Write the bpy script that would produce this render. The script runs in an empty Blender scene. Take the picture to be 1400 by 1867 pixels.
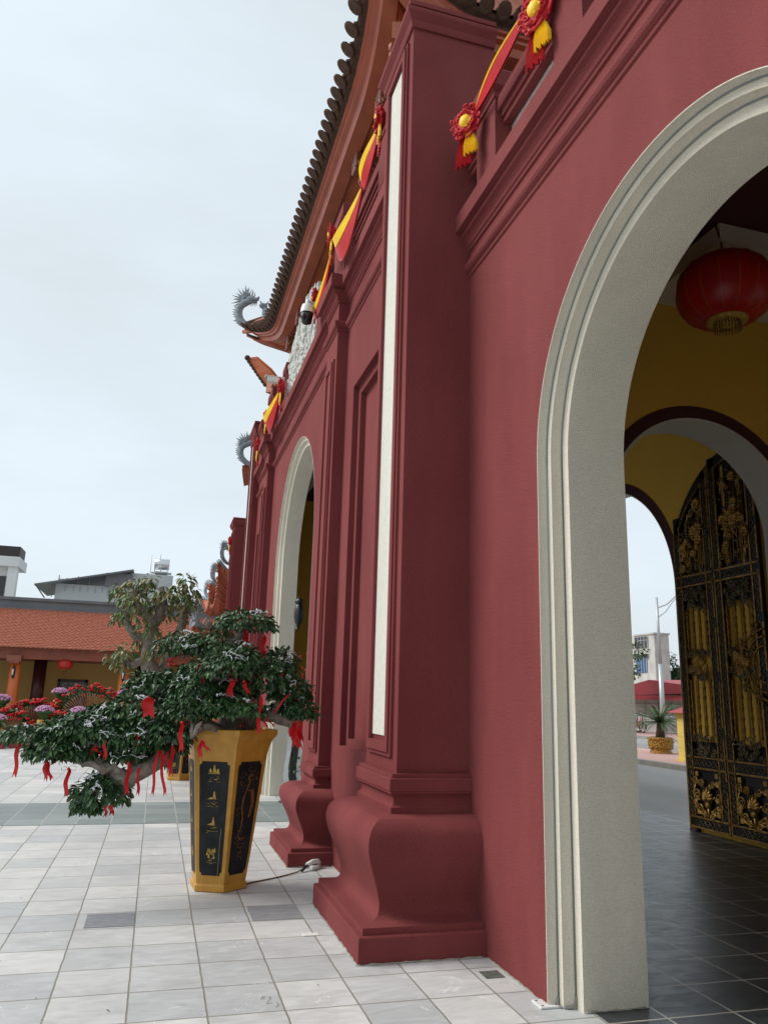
import bpy, bmesh, math, random
import numpy as np
from mathutils import Vector, Matrix
random.seed(7); rng = np.random.default_rng(7)
S = bpy.context.scene; COL = S.collection
R = math.radians; PI = math.pi
# ------------------------------------------------------------------ camera, sky, sun
H = 1.6; F = 1400.0
yaw, pit, rol = R(15.71), R(13.5), R(1.66)
fw = Vector((math.sin(yaw)*math.cos(pit), math.cos(yaw)*math.cos(pit), math.sin(pit)))
rt = Vector((math.cos(yaw), -math.sin(yaw), 0)); up = rt.cross(fw)
RT = math.cos(rol)*rt + math.sin(rol)*up; UP = -math.sin(rol)*rt + math.cos(rol)*up
cd = bpy.data.cameras.new('camera'); cam = bpy.data.objects.new('camera', cd); COL.objects.link(cam)
cam.matrix_world = Matrix(((RT.x, UP.x, -fw.x, 0), (RT.y, UP.y, -fw.y, 0), (RT.z, UP.z, -fw.z, H), (0, 0, 0, 1)))
cd.sensor_fit = 'VERTICAL'; cd.sensor_height = 36; cd.lens = 36*F/1867; cd.clip_end = 3000; cd.clip_start = .05
S.camera = cam
W = bpy.data.worlds.new('World'); S.world = W; W.use_nodes = True
nt = W.node_tree; bg = nt.nodes['Background']; bg.inputs[1].default_value = 0.115
sky = nt.nodes.new('ShaderNodeTexSky'); sky.sky_type = 'NISHITA'; sky.sun_disc = False
SUN_EL, SUN_AZ = R(44), R(-72)      # azimuth from +Y towards +X
sky.sun_elevation = SUN_EL; sky.sun_rotation = SUN_AZ; sky.dust_density = 4; sky.altitude = 0
tc = nt.nodes.new('ShaderNodeTexCoord'); mp = nt.nodes.new('ShaderNodeMapping'); mp.inputs['Scale'].default_value = (1, 1, 3.2)
nz = nt.nodes.new('ShaderNodeTexNoise'); nz.inputs['Scale'].default_value = 1.6; nz.inputs['Detail'].default_value = 5; nz.inputs['Roughness'].default_value = .55
rp = nt.nodes.new('ShaderNodeValToRGB'); rp.color_ramp.elements[0].position = .32; rp.color_ramp.elements[1].position = .68
rp.color_ramp.elements[0].color = (5.35, 5.9, 6.2, 1); rp.color_ramp.elements[1].color = (6.25, 7.0, 7.55, 1)
mx = nt.nodes.new('ShaderNodeMixRGB'); mx.inputs[0].default_value = .9
L = nt.links.new
L(tc.outputs['Generated'], mp.inputs[0]); L(mp.outputs[0], nz.inputs['Vector']); L(nz.outputs[0], rp.inputs[0])
L(sky.outputs[0], mx.inputs[1]); L(rp.outputs[0], mx.inputs[2]); L(mx.outputs[0], bg.inputs[0])
sd = bpy.data.lights.new('sun', 'SUN'); sd.energy = 2.5; sd.angle = R(30); sd.color = (1, .97, .93)
so = bpy.data.objects.new('sun', sd); COL.objects.link(so)
sv = Vector((math.sin(SUN_AZ)*math.cos(SUN_EL), math.cos(SUN_AZ)*math.cos(SUN_EL), math.sin(SUN_EL)))
so.rotation_euler = sv.to_track_quat('Z', 'Y').to_euler()
S.view_settings.view_transform = 'Standard'; S.view_settings.look = 'None'; S.view_settings.exposure = .25; S.view_settings.gamma = 1

def at(px, py, Y):      # helper used while measuring: a photo pixel at distance Y -> point
    d = (px-700)/F*RT - (py-933.5)/F*UP + fw
    t = Y/d.y
    return Vector((d.x*t, Y, H+d.z*t))

# ------------------------------------------------------------------ materials
def mat(name, c, rough=.8, c2=None, nscale=3, ndetail=6, bump=0, bscale=80, metal=0, bdist=.01, spec=None, mixlo=.35, mixhi=.65, coat=0, trans=0, stretch=None):
    m = bpy.data.materials.new(name); m.use_nodes = True; n = m.node_tree; b = n.nodes['Principled BSDF']
    b.inputs['Base Color'].default_value = (*c, 1); b.inputs['Roughness'].default_value = rough; b.inputs['Metallic'].default_value = metal
    if spec is not None: b.inputs['Specular IOR Level'].default_value = spec
    if coat: b.inputs['Coat Weight'].default_value = coat; b.inputs['Coat Roughness'].default_value = .15
    if trans: b.inputs['Transmission Weight'].default_value = trans
    t = n.nodes.new('ShaderNodeTexCoord'); src = t.outputs['Object']
    if stretch:
        q = n.nodes.new('ShaderNodeMapping'); q.inputs['Scale'].default_value = stretch; n.links.new(src, q.inputs[0]); src = q.outputs[0]
    if c2:
        z = n.nodes.new('ShaderNodeTexNoise'); z.inputs['Scale'].default_value = nscale; z.inputs['Detail'].default_value = ndetail
        r = n.nodes.new('ShaderNodeValToRGB'); r.color_ramp.elements[0].position = mixlo; r.color_ramp.elements[1].position = mixhi
        r.color_ramp.elements[0].color = (*c, 1); r.color_ramp.elements[1].color = (*c2, 1)
        n.links.new(src, z.inputs['Vector']); n.links.new(z.outputs[0], r.inputs[0]); n.links.new(r.outputs[0], b.inputs['Base Color'])
    if bump:
        z2 = n.nodes.new('ShaderNodeTexNoise'); z2.inputs['Scale'].default_value = bscale; z2.inputs['Detail'].default_value = 4
        bp = n.nodes.new('ShaderNodeBump'); bp.inputs['Strength'].default_value = bump; bp.inputs['Distance'].default_value = bdist
        n.links.new(src, z2.inputs['Vector']); n.links.new(z2.outputs[0], bp.inputs['Height']); n.links.new(bp.outputs[0], b.inputs['Normal'])
    return m

def tiles(name, c1, c2, mortar, w, h, ox, oy, rough=.6, msize=.008, marble=.5, bump=.15, rvar=.1, vein=None):
    m = bpy.data.materials.new(name); m.use_nodes = True; n = m.node_tree; b = n.nodes['Principled BSDF']; k = n.links.new
    t = n.nodes.new('ShaderNodeTexCoord'); mp = n.nodes.new('ShaderNodeMapping'); mp.inputs['Location'].default_value = (-ox, -oy, 0)
    k(t.outputs['Object'], mp.inputs[0])
    def brick(ca, cb, mo, sm):
        br = n.nodes.new('ShaderNodeTexBrick'); br.offset = 0; br.squash = 1
        br.inputs['Scale'].default_value = 1; br.inputs['Brick Width'].default_value = w; br.inputs['Row Height'].default_value = h
        br.inputs['Mortar Size'].default_value = msize; br.inputs['Mortar Smooth'].default_value = sm; br.inputs['Bias'].default_value = 0
        br.inputs['Color1'].default_value = (*ca, 1); br.inputs['Color2'].default_value = (*cb, 1); br.inputs['Mortar'].default_value = (*mo, 1)
        return br
    # wobble the joints a touch so they are not ruler-straight
    wz = n.nodes.new('ShaderNodeTexNoise'); wz.inputs['Scale'].default_value = 7; k(t.outputs['Object'], wz.inputs['Vector'])
    va = n.nodes.new('ShaderNodeVectorMath'); va.operation = 'MULTIPLY_ADD'; va.inputs[1].default_value = (.009, .009, 0)
    k(wz.outputs['Color'], va.inputs[0]); k(mp.outputs[0], va.inputs[2])
    br = brick(c1, c2, mortar, .3); k(va.outputs[0], br.inputs['Vector'])
    idb = brick((0, 0, 0), (1, 1, 1), (0.5, .5, .5), .3); k(va.outputs[0], idb.inputs['Vector'])
    # marbling, shifted per tile
    sc = n.nodes.new('ShaderNodeVectorMath'); sc.operation = 'MULTIPLY_ADD'; sc.inputs[1].default_value = (37, 19, 5)
    k(idb.outputs['Color'], sc.inputs[0]); k(t.outputs['Object'], sc.inputs[2])
    st = n.nodes.new('ShaderNodeMapping'); st.inputs['Scale'].default_value = (1.6, 4.2, 1); st.inputs['Rotation'].default_value = (0, 0, .25); k(sc.outputs[0], st.inputs[0])
    z = n.nodes.new('ShaderNodeTexNoise'); z.inputs['Scale'].default_value = 2.6; z.inputs['Detail'].default_value = 9; z.inputs['Roughness'].default_value = .62; z.inputs['Distortion'].default_value = 1.2
    k(st.outputs[0], z.inputs['Vector'])
    mr = n.nodes.new('ShaderNodeMapRange'); mr.inputs[1].default_value = .3; mr.inputs[2].default_value = .7; mr.inputs[3].default_value = 1-marble; mr.inputs[4].default_value = 1+marble*.7
    k(z.outputs[0], mr.inputs[0])
    mul = n.nodes.new('ShaderNodeVectorMath'); mul.operation = 'SCALE'; k(br.outputs['Color'], mul.inputs[0]); k(mr.outputs[0], mul.inputs['Scale'])
    col = mul.outputs[0]
    if vein:
        vz = n.nodes.new('ShaderNodeTexNoise'); vz.inputs['Scale'].default_value = 1.5; vz.inputs['Detail'].default_value = 3; vz.inputs['Distortion'].default_value = 2.0; k(sc.outputs[0], vz.inputs['Vector'])
        vs = n.nodes.new('ShaderNodeMath'); vs.operation = 'SUBTRACT'; vs.inputs[1].default_value = .5; k(vz.outputs[0], vs.inputs[0])
        ab = n.nodes.new('ShaderNodeMath'); ab.operation = 'ABSOLUTE'; k(vs.outputs[0], ab.inputs[0])
        vr = n.nodes.new('ShaderNodeMapRange'); vr.inputs[1].default_value = 0; vr.inputs[2].default_value = .006; vr.inputs[3].default_value = .5; vr.inputs[4].default_value = 0; k(ab.outputs[0], vr.inputs[0])
        vn = n.nodes.new('ShaderNodeTexNoise'); vn.inputs['Scale'].default_value = 2.3; k(sc.outputs[0], vn.inputs['Vector'])
        vm = n.nodes.new('ShaderNodeMapRange'); vm.inputs[1].default_value = .56; vm.inputs[2].default_value = .62; k(vn.outputs[0], vm.inputs[0])
        mm = n.nodes.new('ShaderNodeMath'); mm.operation = 'MULTIPLY'; k(vr.outputs[0], mm.inputs[0]); k(vm.outputs[0], mm.inputs[1])
        mv = n.nodes.new('ShaderNodeMixRGB'); mv.inputs[2].default_value = (*vein, 1); k(mm.outputs[0], mv.inputs[0]); k(col, mv.inputs[1]); col = mv.outputs[0]
    # grime patches
    gz = n.nodes.new('ShaderNodeTexNoise'); gz.inputs['Scale'].default_value = .9; gz.inputs['Detail'].default_value = 8; k(t.outputs['Object'], gz.inputs['Vector'])
    gr = n.nodes.new('ShaderNodeMapRange'); gr.inputs[1].default_value = .35; gr.inputs[2].default_value = .7; gr.inputs[3].default_value = .9; gr.inputs[4].default_value = 1.06; k(gz.outputs[0], gr.inputs[0])
    m2 = n.nodes.new('ShaderNodeVectorMath'); m2.operation = 'SCALE'; k(col, m2.inputs[0]); k(gr.outputs[0], m2.inputs['Scale'])
    k(m2.outputs[0], b.inputs['Base Color'])
    rr = n.nodes.new('ShaderNodeMapRange'); rr.inputs[1].default_value = .3; rr.inputs[2].default_value = .7; rr.inputs[3].default_value = rough-rvar; rr.inputs[4].default_value = rough+rvar
    k(z.outputs[0], rr.inputs[0]); k(rr.outputs[0], b.inputs['Roughness'])
    # bump: joints + surface
    ad = n.nodes.new('ShaderNodeMath'); ad.operation = 'MULTIPLY_ADD'; ad.inputs[1].default_value = -1.0; k(br.outputs['Fac'], ad.inputs[0]); 
    zs = n.nodes.new('ShaderNodeMath'); zs.operation = 'MULTIPLY'; zs.inputs[1].default_value = .35; k(z.outputs[0], zs.inputs[0]); k(zs.outputs[0], ad.inputs[2])
    bp = n.nodes.new('ShaderNodeBump'); bp.inputs['Strength'].default_value = bump*2; bp.inputs['Distance'].default_value = .006; k(ad.outputs[0], bp.inputs['Height']); k(bp.outputs[0], b.inputs['Normal'])
    return m

RED = mat('red stucco', (.178, .038, .039), .92, (.218, .053, .052), 1.5, 10, .9, 150, bdist=.010, stretch=(1, 1, .4), spec=.18)
CREAM = mat('cream pebble stucco', (.72, .66, .54), .92, (.88, .82, .70), 190, 3, 1, 210, bdist=.012, mixlo=.38, mixhi=.56, spec=.2)
CREAM2 = mat('cream panel stucco', (.56, .545, .48), .9, (.63, .61, .545), 40, 3, .7, 260, bdist=.005)
CARVED = mat('white carved stone', (.50, .50, .46), .85, (.62, .62, .58), 9, 6, 1, 26, bdist=.05)
YEL = mat('yellow wall paint', (.70, .43, .06), .85, (.74, .46, .07), 1.1, 6, .15, 120)
MAR = mat('dark maroon paint', (.06, .012, .014), .7, (.07, .016, .018), 2, 4)
WHITE = mat('white plaster', (.62, .61, .57), .8, (.66, .65, .61), 2, 4)
WOOD = mat('brown roof timber', (.52, .145, .055), .5, (.38, .09, .034), 2.4, 8, .15, 30, stretch=(1, 1, 6), spec=.4)
WOODM = mat('red brown fascia moulding', (.40, .085, .038), .35, (.32, .065, .03), 3, 6, spec=.6)
WOODK = mat('dark red brown cove board', (.36, .085, .034), .5, (.27, .06, .024), 3, 6)
WOODB = mat('orange brown beam end', (.33, .10, .038), .5, (.26, .07, .028), 5, 6, .15, 30)
WOODS = mat('carved timber', (.30, .095, .04), .5, (.17, .045, .02), 30, 6, .8, 40, bdist=.02)
WOODD = mat('dark timber', (.025, .010, .010), .6)
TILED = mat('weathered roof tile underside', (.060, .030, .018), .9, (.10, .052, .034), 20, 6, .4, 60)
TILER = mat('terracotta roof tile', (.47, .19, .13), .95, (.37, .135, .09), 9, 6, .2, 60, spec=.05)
GREYP = mat('grey painted render', (.12, .135, .15), .7, (.145, .16, .175), 2, 6)
DRAG = mat('grey dragon cement', (.17, .20, .225), .8, (.26, .30, .33), 14, 6, .7, 50, bdist=.02)
GOLDP = mat('ochre gold pot paint', (.52, .27, .035), .42, (.44, .215, .03), 9, 7, .2, 40, spec=.5)
BLACKP = mat('black pot lacquer', (.008, .009, .010), .55, (.020, .021, .023), 12, 8, .12, 50, spec=.25)
GOLDL = mat('gold brush paint', (.55, .36, .06), .5, (.2, .12, .02), 34, 6, mixlo=.38, mixhi=.72)
GOLDB = mat('bronze brush paint', (.24, .11, .025), .5, (.09, .04, .01), 40, 6)
CRACKM = mat('pale pot crack', (.36, .33, .27), .8)
LEAF = mat('dark green leaf', (.022, .064, .024), .40, (.075, .155, .05), 14, 4, spec=.4, mixlo=.4, mixhi=.72)
LEAF2 = mat('olive mango leaf', (.085, .15, .04), .5, (.26, .22, .09), 5.5, 4, mixlo=.42, mixhi=.62)
LEAF3 = mat('plain green leaf', (.03, .085, .022), .5, (.05, .12, .03), 3, 4)
LEAFT = mat('street tree leaf', (.035, .07, .03), .6, (.075, .12, .05), .8, 4)
BARK = mat('grey bark', (.15, .125, .10), .9, (.27, .24, .20), 14, 7, .8, 45, bdist=.02)
RIB = mat('red satin ribbon', (.58, .006, .010), .42, (.48, .004, .008), 5, 3, spec=.4)
REDC = mat('red drape cloth', (.52, .004, .012), .6, (.40, .003, .01), 6, 3)
DREDC = mat('deep red gathered cloth', (.46, .004, .012), .7)
YELC = mat('yellow drape cloth', (.88, .58, .005), .6, (.78, .45, .004), 6, 3)
WIREW = mat('white light wire', (.58, .61, .64), .5)
LAMPG = mat('grey cable', (.20, .21, .21), .6)
BLK = mat('black plastic', (.012, .013, .015), .35)
WHP = mat('white plastic', (.68, .69, .68), .35)
ASPH = mat('asphalt', (.22, .222, .222), .85, (.30, .30, .298), .8, 9, .4, 120, stretch=(.6, .12, 1))
PINK = mat('pink paving', (.44, .27, .24), .85, (.48, .31, .28), 6, 8, .2, 50)
KERB = mat('kerb stone', (.22, .215, .2), .85, (.28, .275, .26), 4, 6)
BASE = mat('far ground', (.2, .2, .18), .95, (.14, .16, .11), .2, 6)
COURT = tiles('courtyard marble tile', (.45, .465, .465), (.61, .61, .585), (.25, .235, .195), .395, .408, .010, 4.848, .5, .0055, .15, .35, .08, (.85, .87, .88))
BAND = tiles('green slate band', (.19, .23, .22), (.27, .31, .30), (.42, .42, .40), .395, .408, .010, 10.45, .5, .006, .22, .2)
def streak(m, amount=.14, sc=(7, 7, .35)):
    n = m.node_tree; b = n.nodes['Principled BSDF']; src = b.inputs['Base Color'].links[0].from_socket
    t = n.nodes.new('ShaderNodeTexCoord'); q = n.nodes.new('ShaderNodeMapping'); q.inputs['Scale'].default_value = sc; n.links.new(t.outputs['Object'], q.inputs[0])
    z = n.nodes.new('ShaderNodeTexNoise'); z.inputs['Scale'].default_value = 1; z.inputs['Detail'].default_value = 7; z.inputs['Roughness'].default_value = .6; n.links.new(q.outputs[0], z.inputs['Vector'])
    r = n.nodes.new('ShaderNodeMapRange'); r.inputs[1].default_value = .3; r.inputs[2].default_value = .72; r.inputs[3].default_value = 1-amount; r.inputs[4].default_value = 1+amount; n.links.new(z.outputs[0], r.inputs[0])
    v = n.nodes.new('ShaderNodeVectorMath'); v.operation = 'SCALE'; n.links.new(src, v.inputs[0]); n.links.new(r.outputs[0], v.inputs['Scale']); n.links.new(v.outputs[0], b.inputs['Base Color'])
streak(RED, .055, (4, 4, .5)); streak(CREAM, .07, (3, 3, .8)); streak(GOLDP, .12, (14, 14, .8)); streak(CREAM2, .05, (8, 8, .5))
SLATE = tiles('dark slate tile', (.030, .035, .039), (.052, .057, .061), (.42, .39, .34), .41, .408, 2.735, 3.94, .36, .0075, .35, .05, .07)
GOLDM = mat('aged gold metal', (.40, .23, .06), .42, (.16, .09, .03), 18, 5, metal=.55)
GOLDF = mat('gold flower metal', (.58, .35, .09), .38, (.25, .14, .03), 10, 5, metal=.5)
IRON = mat('black gate iron', (.010, .009, .009), .42, metal=.2)
SCROLL = mat('grey bronze scroll metal', (.24, .19, .11), .4, (.05, .04, .025), 30, 5, metal=.6)
LANT = mat('red lantern silk', (.45, .008, .010), .4, (.36, .005, .008), 4, 3)
PILR = mat('orange lacquered column', (.60, .15, .03), .35, (.48, .11, .025), 2, 5, stretch=(1, 1, .3), spec=.5)
PILD = mat('dark red column', (.075, .012, .014), .4)
FRED = mat('red geranium petals', (.55, .012, .012), .7)
FPUR = mat('mauve chrysanthemum petals', (.50, .20, .42), .8, (.62, .36, .54), 30, 3)
FYEL = mat('yellow flower petals', (.8, .5, .01), .8)
BAMB = mat('bamboo stick', (.30, .13, .05), .6, (.2, .08, .03), 10, 3)
BAMY = mat('yellow bamboo', (.55, .34, .06), .6, (.4, .22, .04), 20, 4)
BWH = mat('white building render', (.66, .67, .67), .8, (.6, .61, .61), .5, 5)
BGR = mat('pale grey building render', (.44, .47, .48), .8, (.38, .41, .42), .4, 6)
CORR = mat('grey metal roof', (.13, .14, .155), .5)
GLS = mat('dark window glass', (.03, .035, .04), .12)
BLUE = mat('blue shutter', (.02, .09, .22), .5)
STEEL = mat('stainless steel', (.6, .62, .63), .25, metal=.9)
GALV = mat('galvanised steel', (.42, .44, .45), .4, metal=.4)
SHOPW = mat('shop wall', (.42, .42, .40), .8, (.36, .36, .34), 1, 5)
REDR = mat('red sheet roof', (.34, .035, .045), .5)
REDW = mat('red sheet fascia', (.20, .014, .02), .6)
YGP = mat('yellow gate pillar paint', (.70, .52, .12), .8, (.74, .56, .15), 2, 4)
GOLDPOT = mat('gilded planter', (.48, .27, .04), .4, (.13, .06, .01), 22, 6, 1, 30, metal=.3, bdist=.03, mixlo=.45, mixhi=.6)
PALM = mat('cycad leaf', (.03, .075, .02), .5, (.06, .12, .03), 2, 4)
OLDW = mat('weathered wall', (.50, .51, .48), .85, (.36, .37, .35), 1.2, 8)

# ------------------------------------------------------------------ mesh helpers
class MB:
    def __init__(s): s.v = []; s.f = []; s.sm = []
    def add(s, vs, fs, smooth=False):
        k = len(s.v); s.v.extend([tuple(p) for p in vs]); s.f.extend([tuple(i+k for i in f) for f in fs]); s.sm.extend([smooth]*len(fs))
    def box(s, x0, x1, y0, y1, z0, z1):
        s.add([(x0,y0,z0),(x1,y0,z0),(x1,y1,z0),(x0,y1,z0),(x0,y0,z1),(x1,y0,z1),(x1,y1,z1),(x0,y1,z1)],
              [(0,3,2,1),(4,5,6,7),(0,1,5,4),(1,2,6,5),(2,3,7,6),(3,0,4,7)])
    def obox(s, c, ex, ey, ez):     # oriented box: centre and three half axes
        c, ex, ey, ez = map(Vector, (c, ex, ey, ez)); v = []
        for k in (-1, 1):
            for (i, j) in ((-1,-1),(1,-1),(1,1),(-1,1)): v.append(c+ex*i+ey*j+ez*k)
        s.add(v, [(0,3,2,1),(4,5,6,7),(0,1,5,4),(1,2,6,5),(2,3,7,6),(3,0,4,7)])
    def quad(s, a, b, c, d): s.add([a,b,c,d], [(0,1,2,3)])
    def loft(s, loops, closed=True, caps=(True, True), smooth=False):
        n = len(loops[0]); k = []
        for l in loops: k.extend(l)
        fs = []
        for i in range(len(loops)-1):
            for j in range(n if closed else n-1):
                a = i*n+j; b = i*n+(j+1) % n; fs.append((a, b, b+n, a+n))
        s.add(k, fs, smooth)
        if closed and caps[0]: s.add(loops[0][::-1], [tuple(range(n))])
        if closed and caps[1]: s.add(loops[-1], [tuple(range(n))])
    def tube(s, pts, r, n=8, caps=True, smooth=True):
        pts = [Vector(p) for p in pts]; m = len(pts)
        if not hasattr(r, '__len__'): r = [r]*m
        loops = []; u = None
        for i, p in enumerate(pts):
            t = (pts[min(i+1, m-1)]-pts[max(i-1, 0)])
            if t.length < 1e-9: t = Vector((0, 0, 1))
            t.normalize()
            if u is None: u = t.orthogonal().normalized()
            else:
                u = u - t*u.dot(t)
                u = u.normalized() if u.length > 1e-6 else t.orthogonal().normalized()
            w = t.cross(u)
            loops.append([p+(u*math.cos(2*PI*j/n)+w*math.sin(2*PI*j/n))*r[i] for j in range(n)])
        s.loft(loops, True, (caps, caps), smooth)
    def lathe(s, prof, c=(0,0,0), n=20, smooth=True, ax=None, ph=0):
        loops = []
        for r, z in prof:
            loops.append([(c[0]+r*math.cos(2*PI*j/n+ph), c[1]+r*math.sin(2*PI*j/n+ph), c[2]+z) for j in range(n)])
        s.loft(loops, True, (True, True), smooth)
    def ball(s, c, rx, ry, rz, n=10, m=7):
        loops = []
        for i in range(m+1):
            a = -PI/2+PI*i/m; q = max(math.cos(a), .02)
            loops.append([(c[0]+rx*q*math.cos(2*PI*j/n), c[1]+ry*q*math.sin(2*PI*j/n), c[2]+rz*math.sin(a)) for j in range(n)])
        s.loft(loops, True, (True, True), True)
    def rectloft(s, x0, y0, y1, xb, prof):  # prof: (outset, z); back face stays at xb
        loops = [[(x0-o, y0-o, z), (x0-o, y1+o, z), (xb, y1+o, z), (xb, y0-o, z)] for o, z in prof]
        s.loft(loops)
    def sweep(s, path, prof, closed_prof=True):   # path in plan [(x,y)], prof (outset to the LEFT of travel, z)
        n = len(path); loops = []
        for i in range(n):
            p = Vector(path[i]); d0 = (p-Vector(path[i-1])).normalized() if i > 0 else None
            d1 = (Vector(path[i+1])-p).normalized() if i < n-1 else None
            if d0 is None: d0 = d1
            if d1 is None: d1 = d0
            n0 = Vector((-d0.y, d0.x)); n1 = Vector((-d1.y, d1.x)); m = n0+n1
            m = m/m.dot(n0) if abs(m.dot(n0)) > 1e-6 else n0
            loops.append([(p.x+m.x*o, p.y+m.y*o, z) for o, z in prof])
        s.loft(loops, closed_prof)
    def archwall(s, mp, u0, u1, z0, z1, uc, rr, zs, d0, d1, n=40):   # slab with an arched doorway; mp(u,z,d)->xyz
        A = [(uc-rr, z0), (uc-rr, zs)] + [(uc-rr*math.cos(PI*i/n), zs+rr*math.sin(PI*i/n)) for i in range(1, n)] + [(uc+rr, zs), (uc+rr, z0)]
        for d, fl in ((d0, 0), (d1, 1)):
            fs = []
            def q(p): fs.append(p if not fl else p[::-1])
            q([mp(u0,z0,d), mp(uc-rr,z0,d), mp(uc-rr,zs,d), mp(uc-rr,z1,d), mp(u0,z1,d)])
            q([mp(uc+rr,z0,d), mp(u1,z0,d), mp(u1,z1,d), mp(uc+rr,z1,d), mp(uc+rr,zs,d)])
            B = A[1:-1]
            for i in range(len(B)-1):
                a, b = B[i], B[i+1]; q([mp(a[0],a[1],d), mp(b[0],b[1],d), mp(b[0],z1,d), mp(a[0],z1,d)])
            for p in fs: s.add(p, [tuple(range(len(p)))])
        for i in range(len(A)-1):
            a, b = A[i], A[i+1]; s.quad(mp(*a,d0), mp(*a,d1), mp(*b,d1), mp(*b,d0))
        for a, b in (((u0,z0),(u0,z1)), ((u0,z1),(u1,z1)), ((u1,z1),(u1,z0))): s.quad(mp(*a,d0), mp(*a,d1), mp(*b,d1), mp(*b,d0))
    def archsweep(s, mp, uc, r0, z0, zs, prof, n=48, closed=False):   # prof: (inset, depth) swept round the arch
        loops = []
        path = [(0, z0, 0), (0, (z0+zs)/2, 0)] + [(PI*i/n, None, 0) for i in range(n+1)] + [(PI, (z0+zs)/2, 0), (PI, z0, 0)]
        for a, z, _ in path:
            l = []
            for ins, d in prof:
                r = r0-ins; l.append(mp(uc-r*math.cos(a), zs+r*math.sin(a) if z is None else z, d))
            loops.append(l)
        s.loft(loops, closed, (False, False))
    def build(s, name, m, parent=None, loc=None, label=None, fix=True, bevel=0):
        o0 = Vector(loc) if loc is not None else (Vector(parent['_o']) if parent is not None and '_o' in parent else Vector((0,0,0)))
        me = bpy.data.meshes.new(name)
        me.from_pydata([(p[0]-o0.x, p[1]-o0.y, p[2]-o0.z) for p in s.v], [], s.f)
        me.polygons.foreach_set('use_smooth', s.sm)
        me.materials.append(m)
        if fix:
            bm = bmesh.new(); bm.from_mesh(me); bmesh.ops.remove_doubles(bm, verts=bm.verts, dist=1e-5); bmesh.ops.recalc_face_normals(bm, faces=bm.faces)
            if bevel:
                es = [e for e in bm.edges if len(e.link_faces) == 2 and e.calc_face_angle(0) > .6]
                bmesh.ops.bevel(bm, geom=es, offset=bevel, segments=2, profile=.5, affect='EDGES', clamp_overlap=True)
            bm.to_mesh(me); bm.free()
        o = bpy.data.objects.new(name, me); COL.objects.link(o)
        if parent is not None:
            o.parent = parent; o['_o'] = list(parent.get('_o', (0,0,0)))
        elif loc is not None: o.location = loc; o['_o'] = list(o0)
        if label: o['label'] = label
        return o
def tag(o, label=None, cat=None, group=None, kind=None):
    for k, v in (('label', label), ('category', cat), ('group', group), ('kind', kind)):
        if v: o[k] = v
    return o
def thing(name, label, cat, loc=(0,0,0), group=None, local=False):
    o = bpy.data.objects.new(name, None); COL.objects.link(o); o.location = loc; o.empty_display_size = .2
    o['_o'] = [0,0,0] if local else list(loc)
    return tag(o, label, cat, group)
def dup(o, loc=None, rz=None, parent=None, label=None, scale=None):
    c = o.copy(); COL.objects.link(c)
    if parent is not None: c.parent = parent
    if loc is not None: c.location = loc
    if rz is not None: c.rotation_euler = (0, 0, rz)
    if scale: c.scale = (scale,)*3
    if label: c['label'] = label
    for ch in list(o.children):
        dup(ch, parent=c)
    return c
def leaves(pts, nrm, size, name, m, parent, droop=.5, wid=.42, org=(0,0,0), bend=.25, jit=.35):
    """leaf-shaped bent blades: one at each point, growing outward and drooping"""
    pts = np.asarray(pts, float); nrm = np.asarray(nrm, float); n = len(pts)
    d = nrm + rng.normal(0, jit, (n, 3)); d[:, 2] -= droop; d /= np.linalg.norm(d, axis=1)[:, None]
    side = np.cross(d, np.array([0, 0, 1.0]) + rng.normal(0, .35, (n, 3))); side /= np.linalg.norm(side, axis=1)[:, None]
    u = np.cross(side, d)
    s = size*rng.uniform(.65, 1.25, (n, 1)); w = s*wid/2
    P = [pts, pts+d*s*.35+side*w, pts+d*s*.35-side*w, pts+d*s*.7+side*w*.8-u*s*bend*.3, pts+d*s*.7-side*w*.8-u*s*bend*.3, pts+d*s-u*s*bend]
    mid = pts+d*s*.38-u*w*.35; mid2 = pts+d*s*.72-u*(w*.3+s*bend*.3)
    V = np.stack(P+[mid, mid2], 1).reshape(-1, 3) - np.array(org)
    k = (np.arange(n)*8)[:, None]
    T = np.array([[0,1,6],[0,6,2],[1,3,7],[1,7,6],[6,7,4],[6,4,2],[3,5,7],[7,5,4]])
    Fc = (k[:, :, None]+T[None]).reshape(-1, 3)
    me = bpy.data.meshes.new(name); me.from_pydata(V.tolist(), [], Fc.tolist()); me.materials.append(m)
    o = bpy.data.objects.new(name, me); COL.objects.link(o)
    if parent is not None: o.parent = parent; o['_o'] = list(parent.get('_o', (0,0,0)))
    return o
def padpts(c, rx, ry, rz, n, low=-.35, fill=.35):
    v = rng.normal(0, 1, (n*3, 3)); v /= np.linalg.norm(v, axis=1)[:, None]; v = v[v[:, 2] > low][:n]
    rad = 1-fill*rng.random((len(v), 1))**2
    lump = 1+.13*np.sin(v[:, :1]*7+c[0]*9)*np.cos(v[:, 1:2]*6+c[2]*7)
    return np.array(c)+v*np.array([rx, ry, rz])*rad*lump, v
YC = 11.4
def struct(mb, name, m, fix=True): return tag(mb.build(name, m, fix=fix), kind='structure')

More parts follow.
